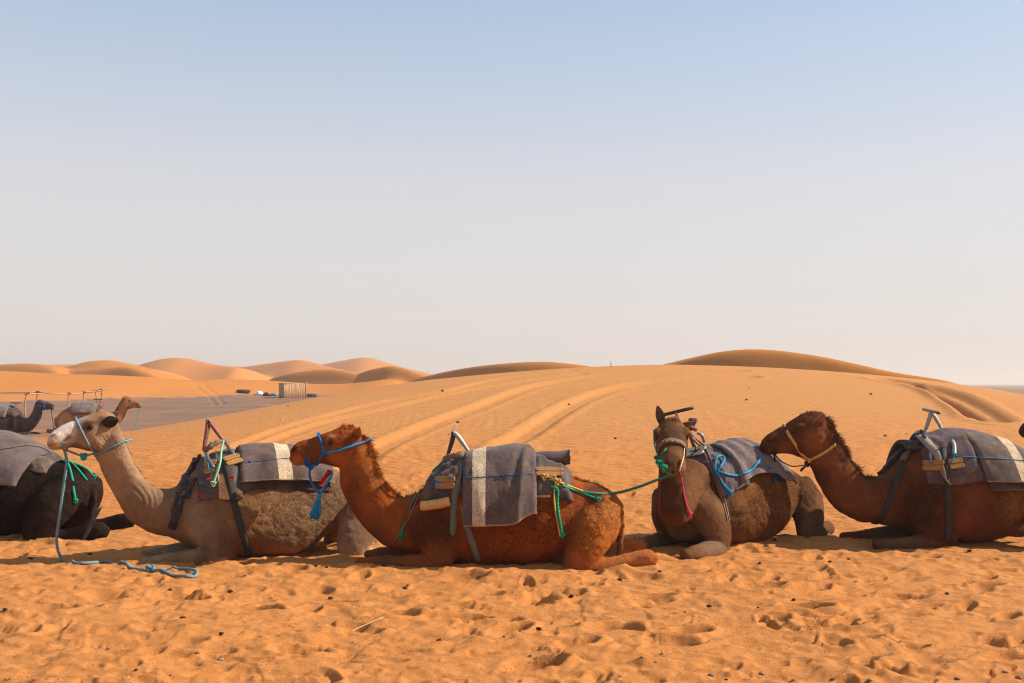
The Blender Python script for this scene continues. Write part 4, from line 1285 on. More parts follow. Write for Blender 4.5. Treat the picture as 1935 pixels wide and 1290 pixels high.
# ---------------- camel D: brown, lying three-quarter on, its neck and face towards us
D_A = math.radians(37)
D_U, D_V = np.array([math.cos(D_A), math.sin(D_A), 0]), np.array([-math.sin(D_A), math.cos(D_A), 0])
D_S = np.array([1.76, 10.12, 0.0])
def build_D():
    cm = Camel()
    x0 = (810 - CX) / F * YC
    def mp(p):
        return D_S + D_U * (p[0] - x0) + D_V * (p[1] - YC) + np.array([0, 0, p[2]])
    def mv(v): return D_U * v[0] + D_V * v[1] + np.array([0, 0, v[2]])
    cm.trunk = Loft([(mp(c), mv(u), mv(w_), g) for c, u, w_, g in zip(camC.trunk.c, camC.trunk.U, camC.trunk.W, camC.trunk.g)])
    parts = [cm.trunk.vf(48)]
    up = np.array([0, 0, 1.0])
    nk = [((1.80, 10.12, .60), (-.45, -.89, -.1), .30, .26), ((1.66, 9.88, .50), (-.4, -.9, -.2), .225, .20), ((1.575, 9.68, .435), (-.25, -.9, .1), .165, .15), ((1.54, 9.54, .50), (-.1, -.45, .88), .145, .135),
          ((1.525, 9.50, .66), (0, -.1, 1), .125, .128), ((1.522, 9.50, .84), (0, .1, 1), .115, .122), ((1.525, 9.54, 1.01), (0, .2, 1), .110, .118), ((1.53, 9.58, 1.15), (0, .15, 1), .10, .108), ((1.53, 9.59, 1.23), (0, 0, 1), .07, .08)]
    secs = []
    for c, t, ru, rw in nk:
        t = nrm(np.array(t, float))
        side = nrm(np.cross(t, up if abs(t[2]) < .75 else np.array([0, -1.0, 0.0])))
        if side[0] < 0: side = -side
        u_ = np.cross(side, t)
        if u_[2] < 0 and abs(t[2]) < .75: u_ = -u_
        if abs(t[2]) >= .75 and u_[1] < 0: u_ = -u_
        secs.append((np.array(c, float), u_ * ru, side * rw))
    parts.append(Loft(secs).vf(30))
    a, b = np.array([1.535, 9.60, 1.235]), np.array([1.475, 9.12, .895])
    ax = nrm(b - a)
    sd_ = nrm(np.cross(ax, up)); sd_ = sd_ if sd_[0] > 0 else -sd_
    upv = nrm(np.cross(sd_, ax)); upv = upv if upv[2] > 0 else -upv
    L = np.linalg.norm(b - a)
    hs = [(-.10, .0, .06, .07), (.0, .0, .105, .112), (.14, .0, .125, .140), (.30, -.005, .135, .155), (.45, -.012, .125, .140), (.60, -.02, .108, .118), (.75, -.025, .100, .112), (.88, -.035, .098, .122), (1.0, -.05, .082, .112), (1.09, -.065, .045, .07)]
    parts.append(Loft([(a + ax * L * t + upv * o, upv * h_, sd_ * w_) for t, o, h_, w_ in hs], .95).vf(28))
    hp = lambda t, o, s: a + ax * L * t + upv * o + sd_ * s
    for s in (-1, 1):
        parts.append(ellipsoid(hp(.29, .070, s * .128), [ax * .060, sd_ * .046, upv * .030]))      # brow
        parts.append(ellipsoid(hp(.40, -.045, s * .104), [ax * .10, sd_ * .045, upv * .07]))      # cheek
        parts.append(ellipsoid(hp(.90, .030, s * .055), [ax * .06, sd_ * .034, upv * .028]))      # nostril wing
        parts.append(ellipsoid(hp(.98, -.03, s * .055), [ax * .075, sd_ * .052, upv * .055]))       # split upper lip
        # legs taken from the lying pose
        q = lambda px, py, o: mp(P(px, py, YC) * np.array([1, 0, 1]) + np.array([0, YC + s * o, 0]))
        parts.append(limb([q(800, 955, .18), q(822, 1000, .30), q(836, 1040, .34), q(838, 1068, .33)], [.20, .19, .135, .085], D_V, .8).vf(24))
        if s < 0:
            parts.append(limb([q(852, 1063, .32), q(815, 1058, .35), q(778, 1058, .39), q(738, 1058, .42), q(716, 1061, .43)], [.085, .118, .102, .088, .055], up, .9).vf(20))
        else:
            parts.append(limb([q(846, 1062, .30), q(810, 1058, .30), q(760, 1056, .24), q(712, 1056, .16), q(690, 1060, .14)], [.085, .110, .095, .078, .05], D_V, .9).vf(20))
        parts.append(limb([q(1135, 950, .17), q(1122, 985, .32), q(1106, 1025, .42), q(1095, 1060, .44), q(1088, 1074, .44)], [.21, .22, .185, .12, .07], D_V, .75).vf(24))
        parts.append(limb([q(1085, 1068, .43), q(1110, 1060, .43), q(1140, 1052, .42), q(1175, 1044, .40), q(1196, 1048, .38)], [.07, .12, .11, .085, .06], D_V, .8).vf(20))
        for c_, r_ in ((q(722, 1057, .43) if s < 0 else q(695, 1056, .14), .062), (q(850, 1062, .34), .06), (q(1098, 1062, .46), .07), (q(780, 1061, .40) if s < 0 else q(760, 1060, .24), .062)):
            parts.append(ellipsoid(c_, np.eye(3) * r_))
        parts.append(limb([q(1060, 1072, .34), q(1030, 1071, .35), q(1015, 1072, .35)], [.045, .05, .035], D_V).vf(16))
    q = lambda px, py, o=0: mp(P(px, py, YC) + np.array([0, o, 0]))
    parts.append(limb([q(1155, 935), q(1170, 955), q(1178, 985), q(1176, 1015), q(1170, 1040)], [.05, .04, .03, .026, .02]).vf(14))
    A = lambda px, py, o=0: mp(P(px, py, YC) * np.array([1, 0, 1]) + np.array([0, YC + o, 0]))
    anchors = [(A(960, 1000, -.4), .52, (.26, .125, .045), .85), (A(1040, 960, -.4), .3, (.28, .14, .05), .7), (A(800, 1000, -.25), .32, (.19, .12, .075), .85), (A(790, 1055, -.4), .3, (.21, .15, .11), .85), (A(1105, 1030, -.45), .36, (.12, .075, .05), .85), (A(830, 940, -.25), .2, (.05, .026, .014), .8),
               (A(730, 1050, .2), .25, (.22, .165, .125), .8), (hp(.4, 0, 0), .30, (.135, .075, .038), .9), (hp(.05, .08, 0), .13, (.19, .10, .045), .8), (hp(.75, .08, .03), .09, (.20, .10, .04), .7), (hp(1.0, -.04, .05), .10, (.26, .13, .06), .75), (hp(.30, .03, -.11), .07, (.05, .028, .016), .7), (np.array([1.5, 9.4, .60]), .42, (.075, .038, .018), .85), (hp(.30, .06, -.11), .05, (.2, .11, .05), .6)]  # wide neck patch paints the shade on the neck front
    wool = [(A(960, 990, -.42), .42, 1.0), (A(1060, 960, -.40), .33, 1.0), (A(880, 1000, -.35), .28, .6), (A(1120, 950, -.3), .25, .7), (hp(.0, .09, 0), .1, .5)]
    eyes = [(hp(.35, .045, -.148), .027), (hp(.35, .045, .148), .027)]
    slits, lines = [], []
    for s in (-1, 1):
        slits.append(([hp(.86, .075, s * .085), hp(.94, .062, s * .066), hp(1.02, .03, s * .038)], .014, .022))
        lines.append(([hp(1.05, -.035, s * .01), hp(1.00, -.06, s * .06), hp(.88, -.055, s * .09), hp(.78, -.04, s * .095)], .010, .012))
    lines.append(([hp(1.0, .05, 0), hp(1.08, .0, 0), hp(1.10, -.05, 0)], .010, .022))
    manes = [([hp(-.05, .10, 0), hp(.06, .12, 0)], .10, .028, 5), ([np.array([1.53, 9.64, 1.1]), np.array([1.52, 9.62, .9]), np.array([1.53, 9.62, .7])], .11, .04, 3), ([A(800, 925), A(840, 892)], .12, .04, 5), ([A(1090, 905), A(1115, 912), A(1140, 922)], .10, .035, 4)]
    er = (.17, .085, .038)
    ears = [(hp(.03, .05, -.085), hp(.0, .06, -.085) + np.array([-.045, .02, .155]), (-.2, -1, .1), .095, er), (hp(.04, .0, .075), hp(.04, .0, .09) + np.array([.135, .04, .055]), (0, -1, -.4), .085, (.22, .11, .04))]
    finish_camel(cm, parts, .0115, (.17, .092, .045), anchors, wool, eyes, slits, lines, ears,
                 'brown camel lying with its face and neck turned towards the viewer', lambda p, n: np.tile(np.array([.3, .2, -.45]), (len(p), 1)), manes, 34000, flat=False, gain=(.84, .76, .7))
    cm.hp, cm.A, cm.mp = hp, A, mp
    cm.hv = (ax, sd_, upv)
    return cm
camD = build_D()

# ---------------- camels that reuse a lying body: nearly black one at the left edge, three beyond
def clone_camel(src, base, rotz, scale, label, tint, hair=True, remap=None):
    root = empty('camel', base, label, 'camel', 'saddled camels resting on the sand')
    root.rotation_euler = (0, 0, rotz)
    root.scale = (scale,) * 3
    m = coat_material('camel_coat_dyed', tint, 1.0 - (remap or 0.0))
    def dyed(o):
        if o.material_slots[0].material is not M['eye']:
            o.material_slots[0].link = 'OBJECT'
            o.material_slots[0].material = m
    for ch in src.root.children:
        if ch.name.startswith('hair') and not hair: continue
        c = ch.copy()
        COL.objects.link(c)
        c.parent = root
        dyed(c)
        for sub in ch.children:
            d = sub.copy()
            COL.objects.link(d)
            d.parent = c
            dyed(d)
    cm = Camel()
    cm.root = root
    mw = np.array(root.matrix_basis)
    cm.src_base = np.array(src.root['_base'])
    R = np.array([[math.cos(rotz), -math.sin(rotz), 0], [math.sin(rotz), math.cos(rotz), 0], [0, 0, 1]])
    cm.f = lambda p: np.asarray(base) + scale * (np.asarray(p) - cm.src_base) @ R.T
    cm.fv = lambda v: np.asarray(v) @ R.T * scale
    cm.trunk = Loft([(cm.f(c), cm.fv(u), cm.fv(w_), g) for c, u, w_, g in zip(src.trunk.c, src.trunk.U, src.trunk.W, src.trunk.g)])
    V = cm.f(src.V)
    cm.V = V
    cm.bvh = BVHTree.FromPolygons(V.tolist(), src.Q.tolist())
    return cm

YA = 11.05
_b = np.array(camC.root['_base'])
sA = 1.06
xr = P(1180, 960, YC)[0] - _b[0]                       # rump of the source body
baseA = np.array([P(188, 900, YA)[0] - sA * xr, YA - 0.05, 0.0])
camA = clone_camel(camC, baseA, 0.0, sA, 'nearly black camel whose rump and tail show beside the pale camel', (.070, .062, .058), True, 0.35)
zF = -0.40
camF = clone_camel(camC, np.array([P(20, 800, 36)[0], 36.0, gz(P(20, 800, 36)[0], 36.0)]), math.radians(172), 1.0, 'small dark camel resting before the pole rail with blue halter', (.35, .42, .5), False, 0.3)
camG = clone_camel(camE, np.array([P(181, 800, 38)[0], 38.0, gz(P(181, 800, 38)[0], 38.0)]), math.radians(186), 1.02, 'small tan camel resting with its head just beyond the black-eared pale camel', (2.6, 2.8, 2.6), False, 0.1)
xh = P(1950, 800, 13.4)[0]
_e = np.array(camE.root['_base'])
xn = P(*zp('z6', 66, 360), YE)[0] - _e[0]
camH = clone_camel(camE, np.array([P(1927, 830, 13.2)[0] - xn, 13.2, gz(15, 13.2)]), 0.0, 1.0, 'dark camel behind, only its muzzle showing past the striped blanket', (.55, .55, .6), True, 0.2)

# ------------------------------------------------------------------ saddles, blankets, ropes
GREY = np.array([.090, .060, .052]); BROWN = np.array([.062, .038, .030]); CREAM = np.array([.46, .34, .22]); DARK = np.array([.028, .024, .026])

def drape(loft, t0, t1, ph0, ph1, nu, nv, off, thick, col, skew=0.0, us=(), hang=True):
    """cloth laid over a back: u along the body, v from the near hem over the top to the far hem"""
    u = np.unique(np.r_[np.linspace(0, 1, nu), np.array(us).ravel()])
    v = np.linspace(0, 1, nv)
    uu, vv = np.meshgrid(u, v, indexing='ij')
    p0 = ph0(uu) if callable(ph0) else ph0
    ph = p0 * (1 - vv) + ph1 * vv
    t = t0 + (t1 - t0) * uu + skew * np.abs(ph) / 1.6
    o = off(uu, vv)
    outer, n = loft.at(t, ph, o)
    inner, _ = loft.at(t, ph, o - thick)
    nU, nV = uu.shape
    V = np.vstack([outer.reshape(-1, 3), inner.reshape(-1, 3)])
    Fc = [tuple(f)[::-1] for f in grid_faces(nU, nV)] + [tuple(f) for f in grid_faces(nU, nV, off=nU * nV)]
    k = nU * nV
    ring = [i * nV for i in range(nU)] + [(nU-1) * nV + j for j in range(1, nV)] + [i * nV + nV - 1 for i in range(nU-2, -1, -1)] + list(range(nV-2, 0, -1))
    for a, b in zip(ring, ring[1:] + ring[:1]):
        Fc.append((a, b, b + k, a + k))
    C = col(uu, vv).reshape(-1, 3)
    C = np.vstack([C, C * .8])
    return V, Fc, C

def bvh_of(V, Fc):
    return BVHTree.FromPolygons(np.asarray(V).tolist(), [list(map(int, f)) for f in Fc])

def surf_path(pl, bvhs, off, n=14):
    """polyline of photo directions laid onto the surfaces it crosses"""
    q = cat(np.array(pl, float), n)
    pts, nn = [], []
    for a, b in q:
        h = hit(a, b, bvhs, off)
        if h is not None:
            pts.append(h[0]); nn.append(h[1])
    return np.array(pts), np.array(nn)

def surf_strip(pl, bvhs, width, thick=.006, off=.008):
    pts, nn = surf_path(pl, bvhs, off)
    for _ in range(2):
        pts[1:-1] = (pts[:-2] + pts[1:-1] * 2 + pts[2:]) / 4
        nn[1:-1] = nrm(nn[:-2] + nn[1:-1] * 2 + nn[2:])
    T = nrm(np.gradient(pts, axis=0))
    return strip(pts, np.cross(T, nn), width, thick)

def surf_rope(pl, bvhs, r=ROPE_R, off=None, twist=None):
    pts, _ = surf_path(pl, bvhs, r * .8 if off is None else off)
    pts[1:-1] = (pts[:-2] + pts[1:-1] * 2 + pts[2:]) / 4
    pts = resample(pts, r * .8)
    return tube(pts, r, 9, twist=(.11 / r if twist is None else twist), lobes=3, amp=.2)

def girth(loft, t, ph0, ph1, width, thick=.008, off=.014, slant=0.0):
    ph = np.linspace(ph0, ph1, 60)
    tt = t + slant * np.abs(ph)
    p, n = loft.at(tt, ph, off)
    T = nrm(np.gradient(p, axis=0))
    return strip(p, np.cross(T, n), width, thick)

def ring_girth(loft, t, width, slant=0.0, off=.014):
    ph = np.linspace(-np.pi, np.pi, 120)
    p, n = loft.at(t + slant * np.abs(ph), ph, off)
    T = nrm(np.gradient(p, axis=0))
    return strip(p, np.cross(T, n), width, .008)

def lump(u, v, s, seed):
    q = np.stack([u.ravel() * s, v.ravel() * s * 1.4, np.full(u.size, seed * 3.7)], 1)
    return noise3(q, seed).reshape(u.shape)

def wool_blanket(name, loft, t0, t1, phn, phf, base, amp, stripes, label, seed, skew=0.0, nu=70, nv=110, col=GREY, hem=True, fold=3.0, tuck=None, group='grey wool blankets on the saddles'):
    us = [x for a, b in stripes for x in (a - .002, a + .002, b - .002, b + .002)]
    def off(u, v):
        edge = np.minimum(v, 1 - v) * 2
        o = base + .016 * lump(u, v, 4, seed) + .007 * lump(u, v, 11, seed + 1) + .003 * lump(u, v, 30, seed + 7)
        o = o + amp * (1 - edge) ** 1.6 * (np.sin(u * fold * 6.28 + 2.5 * lump(u, v, 2, seed + 2)) * .6 + .5)
        o = o + .018 * sm(.93, 1, 1 - np.minimum(u, 1 - u) * 2) * -1
        if tuck is not None: o = o + tuck(u, v)
        return o
    def colf(u, v):
        c = np.tile(col, u.shape + (1,)) * (1 + .12 * lump(u, v, 4, seed + 5))[..., None]
        for a, b in stripes:
            m = ((u > a) & (u < b))[..., None]
            c = np.where(m, CREAM, c)
        if hem:
            m = (np.minimum(v, 1 - v) < .009)[..., None]
            c = np.where(m, CREAM * .75, c)
        return c
    V, Fc, C = drape(loft, t0, t1, phn, phf, nu, nv, off, .016, colf, skew, us)
    o = obj(name, V, Fc, M['cloth'], None, C)
    tag(o, label, 'blanket', group)
    return o, bvh_of(V, Fc)

def pad_part(root, name, loft, t0, t1, phn, phf, base, thick, seed, col=BROWN, rag=.04, stripes=(), nu=44, nv=70):
    def off(u, v):
        e = np.minimum(np.minimum(u, 1 - u) * 5, np.minimum(v, 1 - v) * 8)
        o = base * (.35 + .65 * sm(0, 1, e)) + .020 * lump(u, v, 4, seed) + .010 * lump(u, v, 10, seed + 1)
        return o + .012 * np.sin(v * 40 + 3 * lump(u, v, 2, seed + 3)) * .5
    def colf(u, v):
        c = np.tile(col, u.shape + (1,)) * (1 + .25 * lump(u, v, 6, seed + 5))[..., None]
        for a, b, vm in stripes:
            c = np.where(((u > a) & (u < b) & (v < vm))[..., None], CREAM * np.array([.9, .75, .6]), c)
        return c
    pn = (lambda u: phn + rag * np.sin(u * 5 + seed)) if rag else phn
    V, Fc, C = drape(loft, t0, t1, pn, phf, nu, nv, off, thick, colf, us=[x for a, b, _ in stripes for x in (a - .002, a + .002, b - .002, b + .002)])
    obj(name, V, Fc, M['cloth'], root, C)
    return bvh_of(V, Fc)

def surf_board(root, pl, bvhs, hh, mat, off=.012, thick=.014):
    """rounded flat board lying along a line on a surface; hh = half height in metres"""
    pts, nn = surf_path(pl, bvhs, off, 8)
    a, b = pts[0], pts[-1]
    n = nrm(nn.mean(0)); x = nrm(b - a); n = nrm(n - x * np.dot(n, x)); y = np.cross(n, x)
    L = np.linalg.norm(b - a) / 2
    c = pts.mean(0)
    c = c + n * max(0, float(np.max((pts - c) @ n)))
    k = 24
    th = np.linspace(0, 2*np.pi, k, endpoint=False)
    e = .45
    ring = np.stack([np.sign(np.cos(th)) * np.abs(np.cos(th)) ** e * L, np.sign(np.sin(th)) * np.abs(np.sin(th)) ** e * hh], 1)
    ring = ring * np.array([1, .485])
    for side in (-1, 1):
        cc = c + y * side * hh * .505 + n * .002 * side
        V = []
        for d, s in ((-thick/2, 1), (thick/2 - .004, 1), (thick/2, .95)):
            V += [cc + n * d + x * r[0] * s + y * r[1] * s for r in ring]
        Fc = [tuple(f) for f in grid_faces(3, k, True)] + [tuple(range(k))[::-1], tuple(range(2*k, 3*k))]
        bo = obj('board', np.array(V), Fc, mat, root, smooth=False)
        for e_ in (-.82, .82):
            obj('nail', *ellipsoid(cc + n * thick / 2 + x * L * e_, np.eye(3) * .005, 5, 7), M['metal_brown'], bo)
    return c, n, x, y

def handle(root, c, lat, half, legs, bar_mat, leg_mats, leg_w=.026, bar_r=.016):
    """T-bar grip: a tube across the saddle on two flat steel legs"""
    c = np.asarray(c, float)
    lat = nrm(lat)
    v, f = tube(np.array([c - lat * half, c - lat * half * .5, c, c + lat * half * .5, c + lat * half]), bar_r, 14)
    v2, f2 = tube(np.array([c - lat * (half + .0005), c - lat * half * .9]), bar_r * .62, 10)
    bar_o = obj('handle_bar', v, f, bar_mat, root)
    obj('bar_hole_shade', *tube(np.array([c - lat * (half + .0015), c - lat * (half - .03)]), bar_r * .68, 12), M['rope_dark'], bar_o)  # dark plug standing in for the shaded hollow of the tube
    for foot, m in zip(legs, leg_mats):
        foot = np.asarray(foot, float)
        bow = np.array([0, 0, 0.0])
        pts = cat([c + (foot - c) * .02, c + (foot - c) * .35 + nrm(np.cross(foot - c, lat)) * .006, foot], 6)
        wd_ = nrm(np.cross(nrm(foot - c), lat)) + lat * .25
        n_ = len(pts)
        obj('handle_leg', *strip(pts, wd_, leg_w * 1.25 * (.7 + .45 * np.sin(np.linspace(.15, 1, n_) * np.pi)), .012), m, root)

def thing_rope(name, label, cat_, parts, mat, group=None):
    V, Fc = join(parts)
    o = obj(name, V, Fc, mat)
    tag(o, label, cat_, group)
    return o

def child(root, name, vf, mat, label=None):
    o = obj(name, vf[0], vf[1], mat, root)
    if label: o['label'] = label
    return o

def base_of(pts):
    pts = np.asarray(pts)
    return np.array([pts[:, 0].mean(), pts[:, 1].mean(), pts[:, 2].min()])

# ---------------- saddle C
def dress_C():
    cm, lo = camC, camC.trunk
    T = lo.t_at
    root = empty('saddle', P(850, 960, YC), 'brown padded saddle with grey T-bar grip on the red-brown camel', 'saddle', 'camel saddles')
    t0, t1 = T(800), T(884)
    b1 = pad_part(root, 'pad', lo, t0, t1, lo.ph_at((t0 + t1) / 2, 948), 1.35, .085, .06, 3)
    b2 = pad_part(root, 'rear_pad', lo, T(1000), T(1076), lo.ph_at(T(1040), 940), 1.25, .075, .06, 5, np.array([.075, .06, .052]))
    bl, b3 = wool_blanket('blanket', lo, T(880), T(1012), lambda u: lo.ph_at(T(940), 990) + .16 * sm(.6, 1, u), 1.7, .10, .020, [(.14, .335)],
                          'grey wool blanket with one cream stripe on the red-brown camel', 21, fold=1.6,
                          tuck=lambda u, v: .02 * np.exp(-((u - .92 + .35 * (.5 - v)) / .05) ** 2) * (v < .5) - .015 * np.exp(-((u - .82 + .35 * (.5 - v)) / .05) ** 2) * (v < .5))
    bv = [cm.bvh, b1, b2, b3]
    cm.bvhs = bv
    # rolled blanket behind
    a, b = P(1000, 868, YC), P(1076, 864, YC)
    r = .075
    th = np.linspace(0, 2 * np.pi * 3.2, 90)
    rr = r * (.35 + .65 * th / th[-1])
    ax = nrm(b - a); s1 = np.array([0, 1.0, 0]); s2 = np.cross(s1, ax)
    V, Fc = [], []
    for k, d in enumerate(np.linspace(0, 1, 9)):
        for q, t in zip(rr, th):
            V.append(a + (b - a) * d + (s1 * math.cos(t) * 1.7 + s2 * math.sin(t)) * q * (1 + .05 * math.sin(d * 9 + t)) + ax * .006 * math.sin(t * 2.3))
    V = np.array(V)
    n_ = len(th)
    Fr = [tuple(f) for f in grid_faces(9, n_)]
    nv_ = len(V)
    N2 = V - 0
    V2 = np.vstack([V, V - np.tile((np.stack([s1 * math.cos(t) + s2 * math.sin(t) for t in th])) * .009, (9, 1))])
    Fr += [tuple(x + nv_ for x in f)[::-1] for f in grid_faces(9, n_)]
    for k in range(n_ - 1):
        Fr.append((8 * n_ + k, 8 * n_ + k + 1, 8 * n_ + k + 1 + nv_, 8 * n_ + k + nv_))
        Fr.append((k + 1, k, k + nv_, k + 1 + nv_))
    o = obj('rolled_blanket', V2, Fr, M['cloth'], None, np.tile(np.array([.075, .045, .05]), (len(V2), 1)))
    tag(o, 'dark maroon rolled blanket tied behind the red-brown camel\'s saddle', 'blanket', 'grey wool blankets on the saddles')
    # boards, foam edging, metalwork
    surf_board(root, [(823, 913), (860, 911)], bv[:2], .060, M['board'])
    surf_board(root, [(1012, 892), (1062, 893)], [b2, cm.bvh], .045, M['board'])
    pts, nn = surf_path([(797, 957), (815, 956), (832, 952), (852, 948)], [cm.bvh], .02)
    child(root, 'foam_edge', tube(cat(pts[::6], 4), .045, 12), M['foam'])
    pts, nn = surf_path([(1003, 937), (1025, 937), (1046, 937)], [cm.bvh], .01)
    child(root, 'foam_edge', tube(cat(pts[::6], 4), .018, 10), M['foam'])
    c = P(857.5, 816, YC)
    handle(root, c, (0, 1, 0), .19, [P(846, 860, YC - .02), P(886, 853, YC)], M['metal_dark'], [M['metal_brown'], M['metal_pale']], .03)
    h0, h1 = hit(851, 868, bv, .014)[0], hit(852, 906, bv, .034)[0]
    child(root, 'saddle_arm', strip(np.array([h0 + [0, -.01, .02], (h0 + h1) / 2 + [0, -.012, 0], h1]), (1, 0, 0), .036, .02), M['metal_dark'])
    child(root, 'rivet', ellipsoid(h1 + np.array([0, -.014, .012]), np.eye(3) * .007, 6, 8), M['metal_brown'])
    # cross bar bundle under the grip
    child(root, 'bundle', tube(cat([P(838, 868, YC - .16), P(852, 862, YC - .18), P(866, 860, YC - .19), P(876, 855, YC - .14)], 6), [.02, .024, .028, .026, .028, .03, .026, .024, .028, .03, .03, .03, .032, .034, .035, .03, .028, .02, .015], 10), M['strap_brown'])
    # straps
    pts = [hit(872, 850, bv, .012), hit(868, 880, bv, .016), hit(864, 915, bv, .016), hit(860, 950, bv, .016)]
    pp = [h[0] for h in pts] + [P(857, 990, pts[-1][0][1] - .012), P(853, 1028, pts[-1][0][1] - .005)]
    pc = cat(np.array(pp), 8)
    child(root, 'hanging_strap', strip(pc, (1, 0, .1), np.linspace(.075, .056, len(pc)), .006), M['strap_grey'])
    child(root, 'girth_strap', surf_strip([(876, 955), (882, 990), (893, 1025), (904, 1058)], [cm.bvh], .055), M['strap_grey'])
    child(root, 'chest_cord', surf_rope([(797, 925), (786, 950), (775, 975), (762, 1000), (742, 1028)], bv, .007), M['strap_brown'])
    # cords
    g1 = surf_rope([(813, 885), (820, 868), (835, 862), (848, 860), (853, 866)], bv + [], .009)
    thing_rope('rope', 'short green rope looped round the red-brown camel\'s saddle front', 'rope', [g1, knot_vf(hit(845, 866, bv, .02)[0], .022, .009)], M['rope_green'])
    p0 = hit(795, 928, bv, .014)[0]; p1 = hit(780, 950, bv, .012)[0]; p2 = hit(764, 995, bv, .016)[0]; p3 = hit(757, 1018, bv, .02)[0]
    thing_rope('tassel_cord', 'thin cord with green tassel hanging at the red-brown camel\'s chest', 'cord', [rope_vf([p0, p1, p2], .006), tassel_vf(p2, p3, .024, 30)], M['rope_green'])
    thing_rope('string', 'thin blue string tied across the cream-striped blanket on red-brown camel', 'string', [surf_rope([(864, 903), (900, 902), (945, 899), (985, 897), (1008, 896)], bv, .0035), knot_vf(hit(949, 898, bv, .008)[0], .012, .004)], M['rope_blue'])
    child(root, 'tie', knot_vf(hit(829, 912, bv, .045)[0], .016, .005), M['rope_blue'])
    child(root, 'tie', tube(cat([hit(829, 915, bv, .04)[0], hit(826, 925, bv, .03)[0], hit(836, 933, bv, .012)[0], hit(845, 930, bv, .012)[0]], 5), .005, 6), M['rope_blue'])
    # yellow and green ropes at the rump
    k0 = hit(1036, 904, bv, .022)[0]
    yel = [rope_vf([hit(1022, 902, bv, .012)[0], k0, hit(1055, 912, bv, .018)[0], hit(1078, 921, bv, .014)[0], hit(1104, 931, bv, .012)[0]], .010),
           rope_vf([k0, hit(1048, 905, bv, .03)[0], hit(1047, 935, bv, .016)[0], hit(1048, 965, bv, .013)[0], hit(1057, 1012, bv, .013)[0]], .0085),
           knot_vf(hit(1028, 902, bv, .02)[0], .03, .010), knot_vf(hit(1052, 912, bv, .025)[0], .028, .010)]
    thing_rope('rope', 'yellow rope knotted at the rear of the red-brown camel\'s saddle', 'rope', yel, M['rope_yellow'])
    e = hit(1062, 1010, bv, .014)[0]
    grn = [rope_vf([hit(1040, 918, bv, .014)[0], hit(1053, 925, bv, .016)[0], hit(1053, 950, bv, .014)[0], hit(1056, 980, bv, .014)[0], e], .012), knot_vf(e, .022, .010),
           rope_vf([hit(1062, 918, bv, .013)[0], hit(1085, 928, bv, .013)[0], hit(1110, 937, bv, .013)[0], hit(1131, 945, bv, .012)[0]], .010), knot_vf(hit(1130, 944, bv, .012)[0], .018, .008)]
    thing_rope('rope', 'bright green rope hanging knotted on the red-brown camel\'s rump', 'rope', grn, M['rope_green'])
    s = hit(1100, 931, bv, .014)[0]; m_ = hit(1125, 934, bv, .014)[0]
    dm = camD.hp(.98, -.075, .0)
    thing_rope('lead_rope', 'dark green lead rope sagging from red-brown camel to the facing camel\'s muzzle', 'rope',
               [rope_vf([s, m_, P(1160, 932, 9.2), P(1200, 922, 9.15), P(1238, 908, 9.12), P(1262, 899, 9.1), dm], .012)], M['rope_dgreen'])
dress_C()

